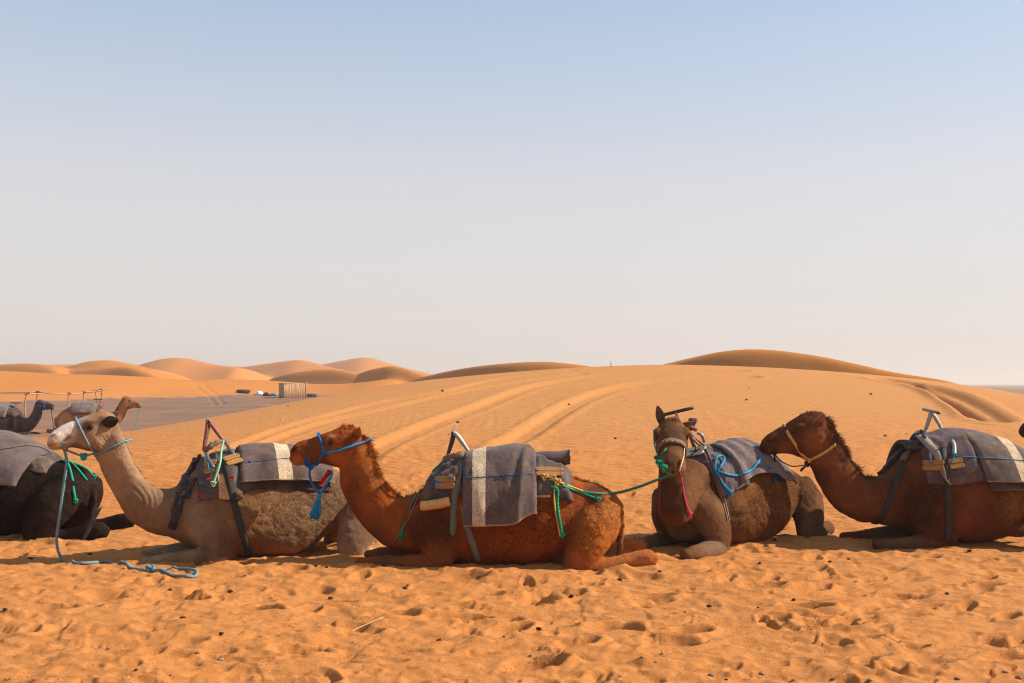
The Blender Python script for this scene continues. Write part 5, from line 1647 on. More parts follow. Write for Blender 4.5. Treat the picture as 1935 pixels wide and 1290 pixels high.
# ---------------- saddle B
def dress_B():
    cm, lo = camB, camB.trunk
    T = lo.t_at
    Yf = lambda px: 9.55 + (px - 350) / 340.0 * 0.6
    lat = nrm(np.array([-.345, .94, 0]))
    PB = lambda px, py, o=0.0: P(px, py, Yf(px)) + lat * o
    root = empty('saddle', PB(410, 950), 'worn saddle with rust-red T-bar grip on the pale camel', 'saddle', 'camel saddles')
    b0 = pad_part(root, 'under_pad', lo, T(415), T(612), lo.ph_at(T(520), 928), 1.3, .035, .03, 31, np.array([.055, .035, .03]))
    t0, t1 = T(372), T(452)
    b1 = pad_part(root, 'pad', lo, t0, t1, lo.ph_at((t0 + t1) / 2, 944), 1.35, .085, .06, 13, np.array([.075, .058, .055]), .04, [(.50, .72, .16)])
    bl, b3 = wool_blanket('blanket', lo, T(450), T(622), lo.ph_at(T(520), 912), 1.4, .080, .020, [(.36, .50)], 'short grey wool blanket with cream band on the pale camel', 41, fold=3.4)
    bv = [cm.bvh, b0, b1, b3]
    cm.bvhs = bv
    surf_board(root, [(386, 885), (410, 880)], [b1], .075, M['board'])
    surf_board(root, [(424, 876), (456, 866)], [b1, b3], .060, M['board'])
    c = PB(393, 795)
    handle(root, c, lat, .19, [PB(384, 850, -.05), PB(424, 836, -.05)], M['metal_dark'], [M['metal_rust'], M['metal_rust']], .03)
    for a, b in (((386, 848), (407, 886)), ((424, 832), (445, 870))):
        p = PB(*a, -.06); q = hit(*b, bv, .03)[0]
        child(root, 'saddle_arm', tube(cat([p, (p + q) / 2 + np.array([0, -.03, .0]), q], 5), .017, 10), M['metal_dark'])
    child(root, 'bundle', tube(cat([PB(384, 850, -.10), PB(396, 842, -.14), PB(410, 834, -.12), PB(424, 832, -.06)], 5), [.02, .03, .028, .022, .026, .03, .026, .02, .024, .026, .024, .02, .018, .02, .022, .016], 9), M['strap_brown'])
    # dark cloth collar running down to the chest
    pts, nn = surf_path([(376, 848), (364, 872), (352, 905), (340, 945), (332, 975), (326, 997)], bv, .016)
    pts[1:-1] = (pts[:-2] + pts[1:-1] * 2 + pts[2:]) / 4
    TT = nrm(np.gradient(pts, axis=0))
    v, f = strip(pts, np.cross(TT, nn), np.linspace(.13, .07, len(pts)) * (1 + .12 * np.sin(np.arange(len(pts)) * .4)), .022)
    obj('collar', v, f, M['cloth'], root, np.tile(DARK, (len(v), 1)))
    pts, nn = surf_path([(368, 905), (358, 925), (352, 942)], bv, .02)
    v, f = strip(pts, np.cross(nrm(np.gradient(pts, axis=0)), nn), .07, .014)
    obj('collar', v, f, M['cloth'], root, np.tile(DARK * 1.2, (len(v), 1)))
    child(root, 'girth_strap', surf_strip([(424, 868), (430, 900), (440, 940), (452, 985), (464, 1025), (471, 1046)], bv, .062), M['strap_dark'])
    # bright ties
    child(root, 'tie', tube(cat([hit(391, 872, bv, .03)[0], hit(396, 880, bv, .04)[0], hit(398, 890, bv, .04)[0], hit(407, 890, bv, .04)[0]], 5), .006, 6), M['rope_sky'])
    for px, py, m in ((362, 906, 'pink'), (371, 914, 'pink'), (398, 907, 'pink'), (440, 902, 'red'), (383, 914, 'rope_blue'), (382, 936, 'red')):
        k = hit(px, py, bv, .010)[0]
        child(root, 'tie', knot_vf(k, .013, .005), M[m])
        child(root, 'tie', tube(cat([k, k + np.array([-.02, -.008, .008]), k + np.array([-.035, -.004, -.004])], 4), .005, 6), M[m])
    e = hit(404, 914, bv, .016)[0]
    thing_rope('rope', 'pale mint rope hanging knotted from the rust-red saddle grip', 'rope', [rope_vf([PB(421, 832, -.10), hit(421, 855, bv, .03)[0], hit(417, 880, bv, .03)[0], e], .010), knot_vf(e, .024, .009)], M['rope_mint'])
    child(root, 'green_tie', knot_vf(PB(400, 838, -.13), .025, .009), M['rope_green'])
    thing_rope('string', 'thin blue string tied across the pale camel\'s short blanket', 'string', [surf_rope([(452, 875), (480, 872), (520, 868), (560, 864), (600, 861)], bv, .003), knot_vf(hit(472, 873, bv, .006)[0], .011, .004)], M['rope_blue'])
dress_B()

# ---------------- saddle E
def dress_E():
    cm, lo = camE, camE.trunk
    T = lo.t_at
    root = empty('saddle', P(1770, 920, YE), 'saddle with slanting steel T-bar and yellow boards on the dark-maned camel', 'saddle', 'camel saddles')
    t0, t1 = T(1726), T(1832)
    b1 = pad_part(root, 'pad', lo, t0, t1, lo.ph_at((t0 + t1) / 2, 913), 1.35, .080, .06, 53, np.array([.085, .055, .058]))
    bl, b3 = wool_blanket('blanket', lo, T(1806), T(1960), lo.ph_at(T(1870), 912), 1.45, .090, .016, [(.335, .475)], 'grey wool blanket with slanting cream band on dark-maned camel', 61, skew=.55, fold=2.0)
    bl2, b4 = wool_blanket('blanket', lo, T(1815), T(1960), lo.ph_at(T(1880), 924), -.6, .062, .020, [], 'dark folded under-blanket with pale hem beneath the slanting cream band', 67, skew=.4, col=BROWN * .8, fold=2.5)
    bv = [cm.bvh, b1, b3, b4]
    cm.bvhs = bv
    surf_board(root, [(1746, 880), (1784, 880)], [b1], .055, M['board'])
    surf_board(root, [(1792, 878), (1820, 874)], [b1], .055, M['board'])
    surf_board(root, [(1729, 868), (1745, 866)], [b1], .050, M['foam'])
    c = P(1759.5, 776.5, YE)
    handle(root, c, nrm(np.array([.05, 1, .06])), .22, [P(1745, 822, YE), P(1786, 822, YE)], M['metal_dark'], [M['metal_pale'], M['metal_pale']], .03)
    p = P(1786, 820, YE - .06); q = hit(1802, 862, bv, .028)[0]
    child(root, 'saddle_arm', tube(cat([p, (p + q) / 2 + np.array([.02, -.04, .015]), q], 6), .020, 12), M['metal_pale'])
    child(root, 'saddle_arm', tube(cat([P(1757, 838, YE - .1), hit(1760, 860, bv, .03)[0], hit(1762, 876, bv, .03)[0]], 5), .018, 10), M['metal_dark'])
    child(root, 'tie', knot_vf(hit(1801, 862, bv, .04)[0], .020, .007), M['rope_sky'])
    child(root, 'tie', tube(cat([hit(1801, 864, bv, .035)[0], hit(1799, 872, bv, .03)[0], hit(1797, 877, bv, .028)[0]], 4), .006, 6), M['rope_sky'])
    # black collar from the front of the saddle to the withers
    pts, nn = surf_path([(1742, 822), (1728, 826), (1712, 842), (1696, 862), (1680, 882), (1668, 894)], bv, .02)
    v, f = strip(pts, np.cross(nrm(np.gradient(pts, axis=0)), nn), .11, .03)
    obj('collar', v, f, M['cloth'], root, np.tile(DARK, (len(v), 1)))
    ph = np.linspace(-.5, 1.4, 40)
    pc, n2 = lo.at(lo.t_at(1725) - .12 * np.abs(ph), ph, .045)
    v, f = strip(pc, np.cross(nrm(np.gradient(pc, axis=0)), n2), .26, .04)
    obj('collar', v, f, M['cloth'], root, np.tile(DARK, (len(v), 1)))
    child(root, 'breast_strap', surf_strip([(1708, 872), (1700, 895), (1688, 925), (1676, 955), (1664, 978), (1650, 990)], bv, .06), M['strap_dark'])
    child(root, 'girth_strap', surf_strip([(1781, 846), (1785, 875), (1790, 910), (1792, 950), (1792, 990), (1790, 1017)], bv, .062), M['strap_dark'])
    # twisted strip of grey cloth hanging over the board
    pts, nn = surf_path([(1742, 825), (1756, 840), (1768, 858), (1776, 880), (1782, 900), (1793, 916)], bv, .03)
    v, f = strip(pts, nrm(np.stack([np.cos(np.linspace(0, 2.0, len(pts))), np.full(len(pts), -.35), .4 * np.sin(np.linspace(0, 2.0, len(pts)))], 1)), np.linspace(.10, .03, len(pts)), .008)
    obj('cloth_strip', v, f, M['cloth'], root, np.tile(np.array([.24, .19, .15]), (len(v), 1)))
    v, f = strip(*[(lambda a: a)(x) for x in (surf_path([(1752, 828), (1735, 840), (1716, 858), (1708, 872)], bv, .02)[0], (.6, -.3, .7))], .09, .02)
    obj('cloth_strip', v, f, M['cloth'], root, np.tile(np.array([.10, .075, .065]), (len(v), 1)))
    thing_rope('string', 'thin bright blue string across the slanting cream-banded blanket', 'string', [surf_rope([(1806, 862), (1830, 863), (1870, 865), (1910, 868), (1945, 871)], bv, .004)], M['rope_sky'])
dress_E()

# ---------------- saddle D
def dress_D():
    cm, lo = camD, camD.trunk
    root = empty('saddle', D_S + D_U * .3, 'saddle with long brown T-bar and pale board on the facing camel', 'saddle', 'camel saddles')
    b1 = pad_part(root, 'pad', lo, 1.15, 2.7, -1.32, 1.3, .07, .05, 73, np.array([.10, .078, .08]))
    bl, b3 = wool_blanket('blanket', lo, 2.15, 5.3, lambda u: -1.22 + .10 * np.sin(u * 4), 1.3, .085, .022, [], 'plain grey-mauve wool blanket on the facing camel', 81, fold=3.2, col=np.array([.125, .092, .088]), hem=False,
                          tuck=lambda u, v: .014 * np.sin(u * 30 + 4 * v) * (v < .5) * sm(0, .3, v))
    bv = [cm.bvh, b1, b3]
    cm.bvhs = bv
    h = hit(1277, 808, [b1, cm.trunk_bvh] if hasattr(cm, 'trunk_bvh') else [b1], .0)
    top, _ = lo.at(1.75, 0.0, .08)
    c = P(1277, 778, float(top[1]) - .02)
    lat = nrm(np.array([.62, -.74, .20]))
    lat = np.array([.345, -.10, .09]) / np.linalg.norm([.345, -.10, .09])
    handle(root, c, lat, .185, [c + np.array([-.01, -.02, -.20]), c + np.array([.10, .05, -.20])], M['metal_brown'], [M['metal_pale'], M['metal_pale']], .034, .018)
    q = hit(1316, 848, bv, .03)[0]
    p = c + np.array([.10, -.03, -.20])
    child(root, 'saddle_arm', tube(cat([p, (p + q) / 2 + np.array([.0, -.03, .02]), q], 6), .020, 12), M['metal_dark'])
    q2 = hit(1330, 832, bv, .03)[0]
    child(root, 'saddle_arm', tube(cat([P(1318, 818, q2[1] - .03), P(1326, 822, q2[1] - .05), q2], 5), .018, 10), M['metal_pale'])
    surf_board(root, [(1296, 861), (1334, 855)], [b1, cm.bvh], .065, M['board_pale'], .03)
    k = hit(1318, 857, bv, .05)[0]
    for d in ((-.06, -.01), (-.05, -.05), (.05, .02), (.05, -.03), (.02, -.06), (.0, .05)):
        child(root, 'tie', tube(cat([k, k + np.array([d[0] * .5, -.012, d[1] * .5]), k + np.array([d[0], 0, d[1]])], 4), .006, 6), M['rope_dark'])
    # bunched dark cloth behind the grip
    cc = P(1308, 800, c[1] - .02)
    parts = []
    for i in range(7):
        a = i / 7 * 6.28
        parts.append(tube(cat([cc + np.array([-.02, 0, -.07]), cc + np.array([.02 * math.cos(a), .02 * math.sin(a), .0]), cc + np.array([.012 + .03 * math.cos(a), .03 * math.sin(a), .055])], 4), [.018, .02, .022, .02, .02, .022, .024, .022, .014], 7))
    v, f = join(parts)
    obj('bunched_cloth', v, f, M['cloth'], root, np.tile(np.array([.10, .06, .055]), (len(v), 1)))
    child(root, 'bundle', tube(cat([P(1290, 812, c[1] - .10), P(1302, 806, c[1] - .10), P(1316, 812, c[1] - .08)], 6), .022, 9), M['strap_brown'])
    for d in (0, 7):
        child(root, 'girth_strap', surf_strip([(1309 + d, 818), (1322 + d, 838), (1336 + d, 868), (1346 + d * .8, 893), (1358 + d * .7, 925), (1367 + d * .6, 955), (1374 + d * .5, 984)], bv, .022), M['strap_brown'])
    # blue rope with bow and tassel
    kx = hit(1354, 892, bv, .02)[0]
    bow = [kx, hit(1352, 880, bv, .025)[0], hit(1353, 868, bv, .03)[0], hit(1361, 865, bv, .03)[0], hit(1367, 872, bv, .03)[0], hit(1362, 884, bv, .03)[0], kx]
    e = hit(1367, 915, bv, .016)[0]
    f_ = hit(1379, 936, bv, .02)[0]
    thing_rope('rope', 'sky-blue rope with bow and tassel tied under the facing camel\'s blanket', 'rope',
               [rope_vf(bow, .011), surf_rope([(1350, 892), (1362, 893), (1385, 899), (1405, 895), (1422, 886), (1437, 866)], bv, .0115), rope_vf([kx, hit(1360, 902, bv, .014)[0], e], .010), tassel_vf(e, f_, .040, 60), knot_vf(kx, .026, .010)], M['rope_sky'])
    a = hit(1453, 872, bv, .012) or hit(1450, 878, bv, .012)
    q = [hit(x, y, bv, .012) for x, y in ((1452, 884), (1456, 895), (1463, 902), (1474, 904))]
    q = [x[0] for x in q if x is not None]
    e = hit(1458, 912, bv, .015)
    parts = [rope_vf(q, .010)]
    if e is not None:
        parts.append(tassel_vf(q[-2], e[0], .03, 30))
        parts.append(tassel_vf(q[-1], q[-1] + (e[0] - q[-2]) * .6, .025, 30))
    thing_rope('rope', 'frayed blue rope end on the facing camel\'s rump', 'rope', parts, M['rope_blue'])
    cm.rump_tie = q[-1]
    # halter: broad studded noseband, green cord on the far cheek, pale cord on the near one
    hp = cm.hp
    ax, sd_, upv = cm.hv
    hr = empty('halter', hp(.6, 0, 0), 'brown noseband halter with green knotted cord on the facing camel', 'halter', 'halters on the camels')
    th = np.linspace(-2.0, 2.0, 40)
    ring = np.array([hp(.545 + .05 * abs(t) / 2, 0, 0) + upv * math.cos(t) * .5 + sd_ * math.sin(t) * .5 for t in th])
    pts = []
    for r_ in ring:
        o = hp(.56, -.015, 0)
        d = Vector(nrm(o - r_))
        loc, nn, i, ds = cm.bvh.ray_cast(Vector(r_), d)
        pts.append(np.array(loc) + np.array(nn) * .008)
    pts = np.array(pts)
    nb = child(hr, 'noseband', strip(pts, ax, .062, .012), M['strap_brown'])
    for t in (12, 15, 19, 23, 27):
        child(nb, 'stud', ellipsoid(pts[t] + nrm(pts[t] - hp(.56, -.015, 0)) * .008 + ax * .012 * ((t % 2) * 2 - 1), np.eye(3) * .006, 6, 8), M['board_pale'])
    cords = lambda pl, r, m, nm: child(hr, nm, rope_vf([hit(x, y, [cm.bvh], r)[0] if hit(x, y, [cm.bvh], r) is not None else P(x, y, 9.45) for x, y in pl], r), m)
    cords([(1237, 812), (1238, 835), (1241, 850), (1247, 866)], .008, M['rope_teal'], 'cheek_cord')
    cords([(1247, 866), (1254, 856), (1260, 848)], .008, M['rope_green'], 'cheek_cord')
    for x, y, s_ in ((1245, 866, .030), (1249, 876, .034), (1256, 884, .026)):
        h_ = hit(x, y, [cm.bvh], .012)
        child(hr, 'knot', knot_vf(h_[0] if h_ is not None else P(x, y, 9.25), s_, .011), M['rope_green'])
    cords([(1292, 845), (1291, 862), (1287, 878), (1284, 890)], .006, M['straw'], 'cheek_cord')
    cords([(1252, 884), (1262, 893), (1272, 897), (1280, 893)], .008, M['rope_green'], 'chin_cord')
    # pink cord down the neck
    pl = [(1285, 893), (1288, 915), (1292, 938), (1297, 958), (1301, 970)]
    bx = [hit(x, y, bv, .010)[0] for x, y in pl]
    thing_rope('cord', 'bright pink cord hanging knotted beside the facing camel\'s neck', 'cord', [rope_vf(bx, .008), knot_vf(bx[-1], .020, .009), tassel_vf(bx[-1], bx[-1] + np.array([.005, -.01, -.05]), .016, 18)], M['pink'])
    bx = [hit(x, y, bv, .006) for x, y in ((1250, 905), (1248, 925), (1247, 945), (1248, 965))]
    bx = [b[0] for b in bx if b is not None]
    if len(bx) > 2:
        thing_rope('cord', 'thin red cord on the shaded side of the facing camel\'s neck', 'cord', [rope_vf(bx, .004)], M['red'])
dress_D()

# ------------------------------------------------------------------ halters, lead ropes
def mirror(p, Y, lat=(0, 1, 0)):
    """far-side twin of a point, reflected in the animal's long plane"""
    lat = nrm(np.asarray(lat, float))
    c = np.array([0, Y, 0]) if np.isscalar(Y) else Y
    return p - 2 * np.dot(p - c, lat) * lat

def halter_B():
    cm = camB
    bv = [cm.bvh]
    lat = nrm(np.array([-.345, .94, 0]))
    Yf = lambda px: 9.55 + (px - 350) / 340.0 * 0.6
    c0 = P(160, 830, Yf(160))
    h = lambda x, y, o=.010: hit(x, y, bv, o)[0]
    hr = empty('halter', h(183, 857), 'faded blue rope halter on the pale white-muzzled camel', 'halter', 'halters on the camels')
    side = [h(143, 791), h(151, 806), h(161, 826), h(172, 845), h(183, 857)]
    top = (side[0] + mirror(side[0], c0, lat)) / 2 + np.array([0, 0, .018])
    child(hr, 'nose_rope', rope_vf([mirror(p, c0, lat) for p in side[::-1]] + [top] + side, .010), M['rope_pale'])
    nk = [h(183, 857), h(200, 851), h(218, 842), h(234, 834)]
    back = (nk[-1] + mirror(nk[-1], c0, lat)) / 2 + np.array([.05, .02, .01])
    child(hr, 'neck_rope', rope_vf(nk + [back] + [mirror(p, c0, lat) for p in nk[::-1]], .011), M['rope_pale'])
    k = h(183, 857, .014)
    ch = [k, P(172, 858, k[1] - .01), P(158, 862, k[1] - .02), P(140, 856, k[1] - .03), h(124, 851)]
    child(hr, 'chin_rope', rope_vf(ch, .009), M['rope_pale'])
    child(hr, 'knot', knot_vf(k, .020, .009), M['rope_pale'])
    child(hr, 'knot', knot_vf(ch[2], .030, .012), M['rope_teal'])
    child(hr, 'bit', rope_vf([h(119, 836), h(118, 846), h(122, 856), h(127, 848), h(121, 836)], .008), M['rope_pale'])
    # lead rope: hangs from the mouth to the ground and ends in a knotted loop
    a = h(122, 850, .014)
    d = a[1]
    g = lambda x, y: ground_pt(x, y, .010)
    e9 = ground_pt(124, 1060)[1]
    dd = lambda t: d + (e9 - d) * t
    pts = [a, P(126, 872, dd(.05)), P(123, 900, dd(.1)), P(117, 940, dd(.25)), P(111, 985, dd(.45)), P(107, 1020, dd(.65)), P(111, 1044, dd(.85)), g(124, 1060), g(150, 1068), g(175, 1066), g(200, 1060), g(225, 1063), g(250, 1071), g(284, 1077)]
    loop = [g(286, 1077), g(320, 1074), g(350, 1078), g(371, 1086), g(368, 1092), g(350, 1094), g(325, 1089), g(305, 1082), g(288, 1078)]
    for q in (pts[7:], loop):
        for p in q: p[2] = gz(p[0], p[1]) + .012
    parts = [rope_vf(pts, .0125, on_sand=True), rope_vf(loop, .0125, on_sand=True), knot_vf(pts[-1] + np.array([0, 0, .022]), .034, .014)]
    thing_rope('lead_rope', 'faded blue lead rope hanging from pale camel and looped on the sand', 'rope', parts, M['rope_pale'])
halter_B()

def halter_C():
    cm = camC
    bv = [cm.bvh]
    h = lambda x, y, o=.010: hit(x, y, bv, o)[0]
    hr = empty('halter', h(590, 880), 'bright blue rope halter with tassel on the red-brown camel', 'halter', 'halters on the camels')
    mr = lambda p: mirror(p, YC)
    side = [h(602, 823), h(606, 832), h(610, 844), h(614, 853)]
    top = (side[0] + mr(side[0])) / 2 + np.array([0, 0, .016])
    child(hr, 'nose_rope', rope_vf([mr(p) for p in side[::-1]] + [top] + side, .010), M['rope_blue'])
    nk = [h(615, 855), h(635, 852), h(655, 846), h(675, 839), h(690, 834)]
    back = np.array([nk[-1][0] + .05, YC, nk[-1][2] + .02])
    child(hr, 'neck_rope', rope_vf(nk + [back] + [mr(p) for p in nk[::-1]], .011), M['rope_sky'])
    child(hr, 'cheek_rope', rope_vf([h(614, 854, .014), h(607, 864), h(599, 875), h(591, 881)], .013), M['rope_blue'])
    child(hr, 'knot', knot_vf(h(614, 854, .012), .022, .010), M['rope_blue'])
    ch = h(588, 882, .012)
    child(hr, 'chin_rope', rope_vf([h(583, 862), h(585, 872), ch, h(578, 880), h(577, 864)], .011), M['rope_blue'])
    child(hr, 'chin_rope', rope_vf([ch, np.array([ch[0], YC, ch[2] - .03]), mr(ch)], .011), M['rope_blue'])
    child(hr, 'knot', knot_vf(ch + np.array([0, -.01, -.005]), .030, .012), M['rope_blue'])
    d = ch[1] - .01
    u = P(605, 932, d)
    child(hr, 'tassel_rope', rope_vf([ch, P(585, 895, d), P(589, 912, d), P(597, 926, d), u, P(613, 922, d), P(621, 908, d), P(628, 893, d + .03)], .011), M['rope_blue'])
    child(hr, 'tassel_rope', rope_vf([u, P(614, 916, d - .012), P(622, 904, d - .012), P(627, 896, d)], .011), M['rope_sky'])
    child(hr, 'tassel', tassel_vf(P(604, 934, d), P(594, 980, d), .048, 90, .0035), M['rope_sky'])
    pts = np.array([P(607, 918, d + .10), P(612, 906, d + .09), P(619, 896, d + .06), P(624, 888, d + .05)])
    child(hr, 'red_ribbon', strip(cat(pts, 5), (1, .3, .5), .05, .008), M['red'])
halter_C()

def halter_E():
    cm = camE
    bv = [cm.bvh]
    h = lambda x, y, o=.006: hit(x, y, bv, o)[0]
    mr = lambda p: mirror(p, YE)
    hr = empty('halter', h(1528, 868), 'tan leather strap halter with dark cord on the dark-maned camel', 'halter', 'halters on the camels')
    q = cat(np.array([h(1482, 804), h(1490, 820), h(1503, 840), h(1516, 858), h(1529, 869)]), 5)
    top = (q[0] + mr(q[0])) / 2 + np.array([0, 0, .012])
    full = np.vstack([q[::-1], top[None], np.array([mr(p) for p in q])])
    child(hr, 'nose_strap', strip(full, nrm(np.array([.75, 0, .66])), .030, .007), M['strap_tan'])
    q = cat(np.array([h(1529, 869), h(1545, 862), h(1562, 852), h(1578, 840)]), 5)
    back = np.array([q[-1][0] + .04, YE, q[-1][2] + .04])
    full = np.vstack([cat(np.vstack([q, back[None], np.array([mr(p) for p in q[::-1]])]), 2)])
    child(hr, 'neck_strap', strip(full, nrm(np.array([-.35, 0, .94])), .030, .007), M['strap_tan'])
    k = h(1530, 868, .012)
    child(hr, 'knot', knot_vf(k, .022, .011), M['strap_tan'])
    child(hr, 'knot', knot_vf(h(1519, 876, .01), .030, .009), M['rope_dark'])
    child(hr, 'cord_end', tube(cat([h(1517, 880, .01), P(1516, 886, k[1]), P(1513, 891, k[1])], 4), [.008, .009, .012, .012, .014, .013, .012, .010, .003], 7), M['rope_dark'])
    m_ = h(1463, 856, .008)
    child(hr, 'chin_cord', rope_vf([m_, P(1472, 868, m_[1]), P(1485, 876, m_[1]), P(1500, 881, m_[1]), h(1516, 881, .008)], .006), M['rope_dark'])
    child(hr, 'bit', rope_vf([h(1459, 852), h(1462, 858), h(1466, 856), h(1464, 850)], .008), M['rope_dark'])
    t = camD.rump_tie
    thing_rope('cord', 'dark cord from the dark-maned camel\'s mouth to the facing camel\'s rump', 'cord', [rope_vf([m_, P(1464, 868, m_[1] + .05), P(1467, 884, m_[1] + .15), P(1472, 897, t[1] - .05), t], .009)], M['rope_dark'])
halter_E()

# ------------------------------------------------------------------ the black camel's gear at the left edge
def dress_A():
    cm, lo = camA, camA.trunk
    T = lo.t_at
    bl, b = wool_blanket('blanket', lo, T(-90), T(96), lo.ph_at(T(20), 915), 1.5, .085, .018, [], 'grey-brown blanket slipping off the nearly black camel\'s back', 91, skew=-.8, hem=False, fold=2.2, col=np.array([.105, .076, .072]))
    bv = [b, cm.bvh]
    root = empty('saddle', P(60, 900, YA), 'low brown saddle pad behind blanket on the nearly black camel', 'saddle', 'camel saddles')
    pad_part(root, 'pad', lo, T(40), T(108), lo.ph_at(T(75), 885), 1.2, .055, .045, 95, np.array([.085, .06, .05]))
    child(root, 'cord', surf_rope([(-20, 852), (20, 846), (50, 842), (75, 845), (92, 853), (104, 866)], bv, .007), M['strap_brown'])
    k = hit(104, 858, bv, .02)[0]
    h = lambda x, y, o=.013: hit(x, y, bv, o)[0]
    e = h(141, 946)
    parts = [rope_vf([k, h(118, 868), h(128, 878), h(136, 905), h(139, 928), e], .013), knot_vf(e, .022, .010),
             rope_vf([h(112, 864), h(132, 873), h(146, 888), h(163, 909)], .012), rope_vf([h(120, 868), h(145, 876), h(163, 888), h(176, 902)], .012), knot_vf(h(176, 901), .022, .010), knot_vf(k, .034, .013)]
    thing_rope('rope', 'bright green rope ends spread over the nearly black camel\'s rump', 'rope', parts, M['rope_green'])
    tail_tuft(cm, P(172, 960, YA - .40), P(146, 1016, YA - .52), .012, (.05, .04, .035), 170)
dress_A()

def dress_far(cm, rows, lb_b, lb_s, seed, bar, stripe):
    lo = cm.trunk
    bl, b = wool_blanket('blanket', lo, rows[0], rows[1], -1.25, 1.25, .09, .02, stripe, lb_b, seed, nu=26, nv=34, fold=2.0, col=np.array([.14, .105, .095]))
    top, _ = lo.at(rows[2], 0.0, .08)
    root = empty('saddle', top - np.array([0, 0, .3]), lb_s, 'saddle', 'camel saddles')
    pad_part(root, 'pad', lo, rows[2] - .8, rows[2] + .9, -1.1, 1.1, .08, .06, seed + 3, nu=14, nv=20)
    c = top + np.array([0, 0, .20])
    handle(root, c, bar, .17, [top + np.array([-.07, 0, -.02]), top + np.array([.07, 0, -.02])], M['metal_brown'], [M['metal_brown'], M['metal_brown']], .04, .02)
    return root, c
rt, c = dress_far(camF, (1.9, 5.2, 1.3), 'beige-grey blanket with pale hem on the small dark camel', 'small saddle with dark T-bar on camel before the pole rail', 101, (1, .15, 0), [(.86, .97)])
child(rt, 'tie', knot_vf(c + np.array([-.12, -.05, -.14]), .07, .02), M['rope_blue'])
rt, c = dress_far(camG, (1.3, 5.6, 1.3), 'mauve-brown blanket bulging on the small tan camel', 'small saddle with brown T-bar on the small tan camel', 111, (1, .1, 0), [])
child(rt, 'tie', tube(cat([c + np.array([.10, -.05, -.12]), c + np.array([.2, -.05, -.10]), c + np.array([.22, -.05, -.24]), c + np.array([.12, -.05, -.32])], 6), .014, 6), M['pink'])

def far_halter(cm, src, label, mat, pts_a, pts_b, Y):
    """halter carried over from a near camel's head landmarks to a far one"""
    hr = None
    for nm, pl in (('nose_rope', pts_a), ('neck_rope', pts_b)):
        near = [hit(*p, [src.bvh], .012)[0] for p in pl]
        ring = near + [mirror(p, Y) for p in near[::-1]]
        ring.append(ring[0])
        ring = [cm.f(p) for p in ring]
        if hr is None:
            hr = empty('halter', ring[0], label, 'halter', 'halters on the camels')
        child(hr, nm, rope_vf(ring, .016, 6), mat)
    return hr, ring
hr, ring = far_halter(camF, camC, 'blue rope halter on the small dark camel before the rail', M['rope_blue'], [(602, 823), (610, 844), (600, 872)], [(615, 855), (655, 846), (690, 834)], YC)
mth = camF.f(P(*zp('ch', 300, 900), YC))
thing_rope('lead_rope', 'thin dark lead rope hanging from the small dark camel\'s halter', 'rope', [rope_vf([mth, mth + np.array([.03, 0, -.3]), np.array([mth[0] + .12, mth[1], gz(mth[0] + .12, mth[1]) + .01])], .012, 8)], M['rope_dark'])
mth = camG.f(P(*zp('z6', 110, 400), YE))
gx = mth[0] + .15
thing_rope('lead_rope', 'thin green lead rope dropping from the small tan camel\'s mouth', 'rope', [rope_vf([mth, mth + np.array([-.06, -.1, -.4]), np.array([mth[0] - .05, mth[1] - .3, gz(mth[0], mth[1] - .3) + .02]), np.array([gx, mth[1] - .5, gz(gx, mth[1] - .5) + .015])], .012, 8)], M['rope_green'])

# ------------------------------------------------------------------ things on the plain behind
def rail():
    posts = [(48, 786, 743), (70, 781, 740), (130, 781, 743), (160, 779, 741), (181, 778, 738), (192, 777, 736)]
    root = None
    tops = []
    g = np.random.default_rng(3)
    for px, pb, pt in posts:
        b = ground_hit(px, pb)
        b[2] = gz(b[0], b[1]) - .1
        t = P(px, pt, b[1]) + np.array([g.normal(0, .04), 0, 0])
        if root is None:
            root = empty('hitching_rail', b, 'low rail of crooked wooden poles on posts before the orange dune', 'rail')
        m = (b + t) / 2 + np.array([g.normal(0, .03), 0, 0])
        pts = cat([b, m, t + np.array([0, 0, .05])], 4)
        po = child(root, 'post', tube(pts, np.linspace(.06, .045, len(pts)), 8), M['post'])
        child(po, 'lashing', tube(np.array([t + np.array([-.2, 0, -.02]), t, t + np.array([.18, .0, .02])]), [.04, .08, .04], 8), M['strap_brown'])
        tops.append(t)
    A = tops
    for pl in ([P(-160, 739, A[0][1] - 3), A[0], A[2], A[3], A[4], A[5]], [P(-160, 740, A[1][1] - 3), A[1], A[2]], [A[3], A[5] + np.array([.5, 0, .08])]):
        pl = np.array(pl)
        for a, b in zip(pl[:-1], pl[1:]):
            d = nrm(b - a)
            pts = cat([a - d * .2, (a + b) / 2 + np.array([0, 0, -.06]), b + d * .2], 5)
            child(root, 'pole', tube(pts, np.linspace(.045, .035, len(pts)), 8), M['post'])
rail()

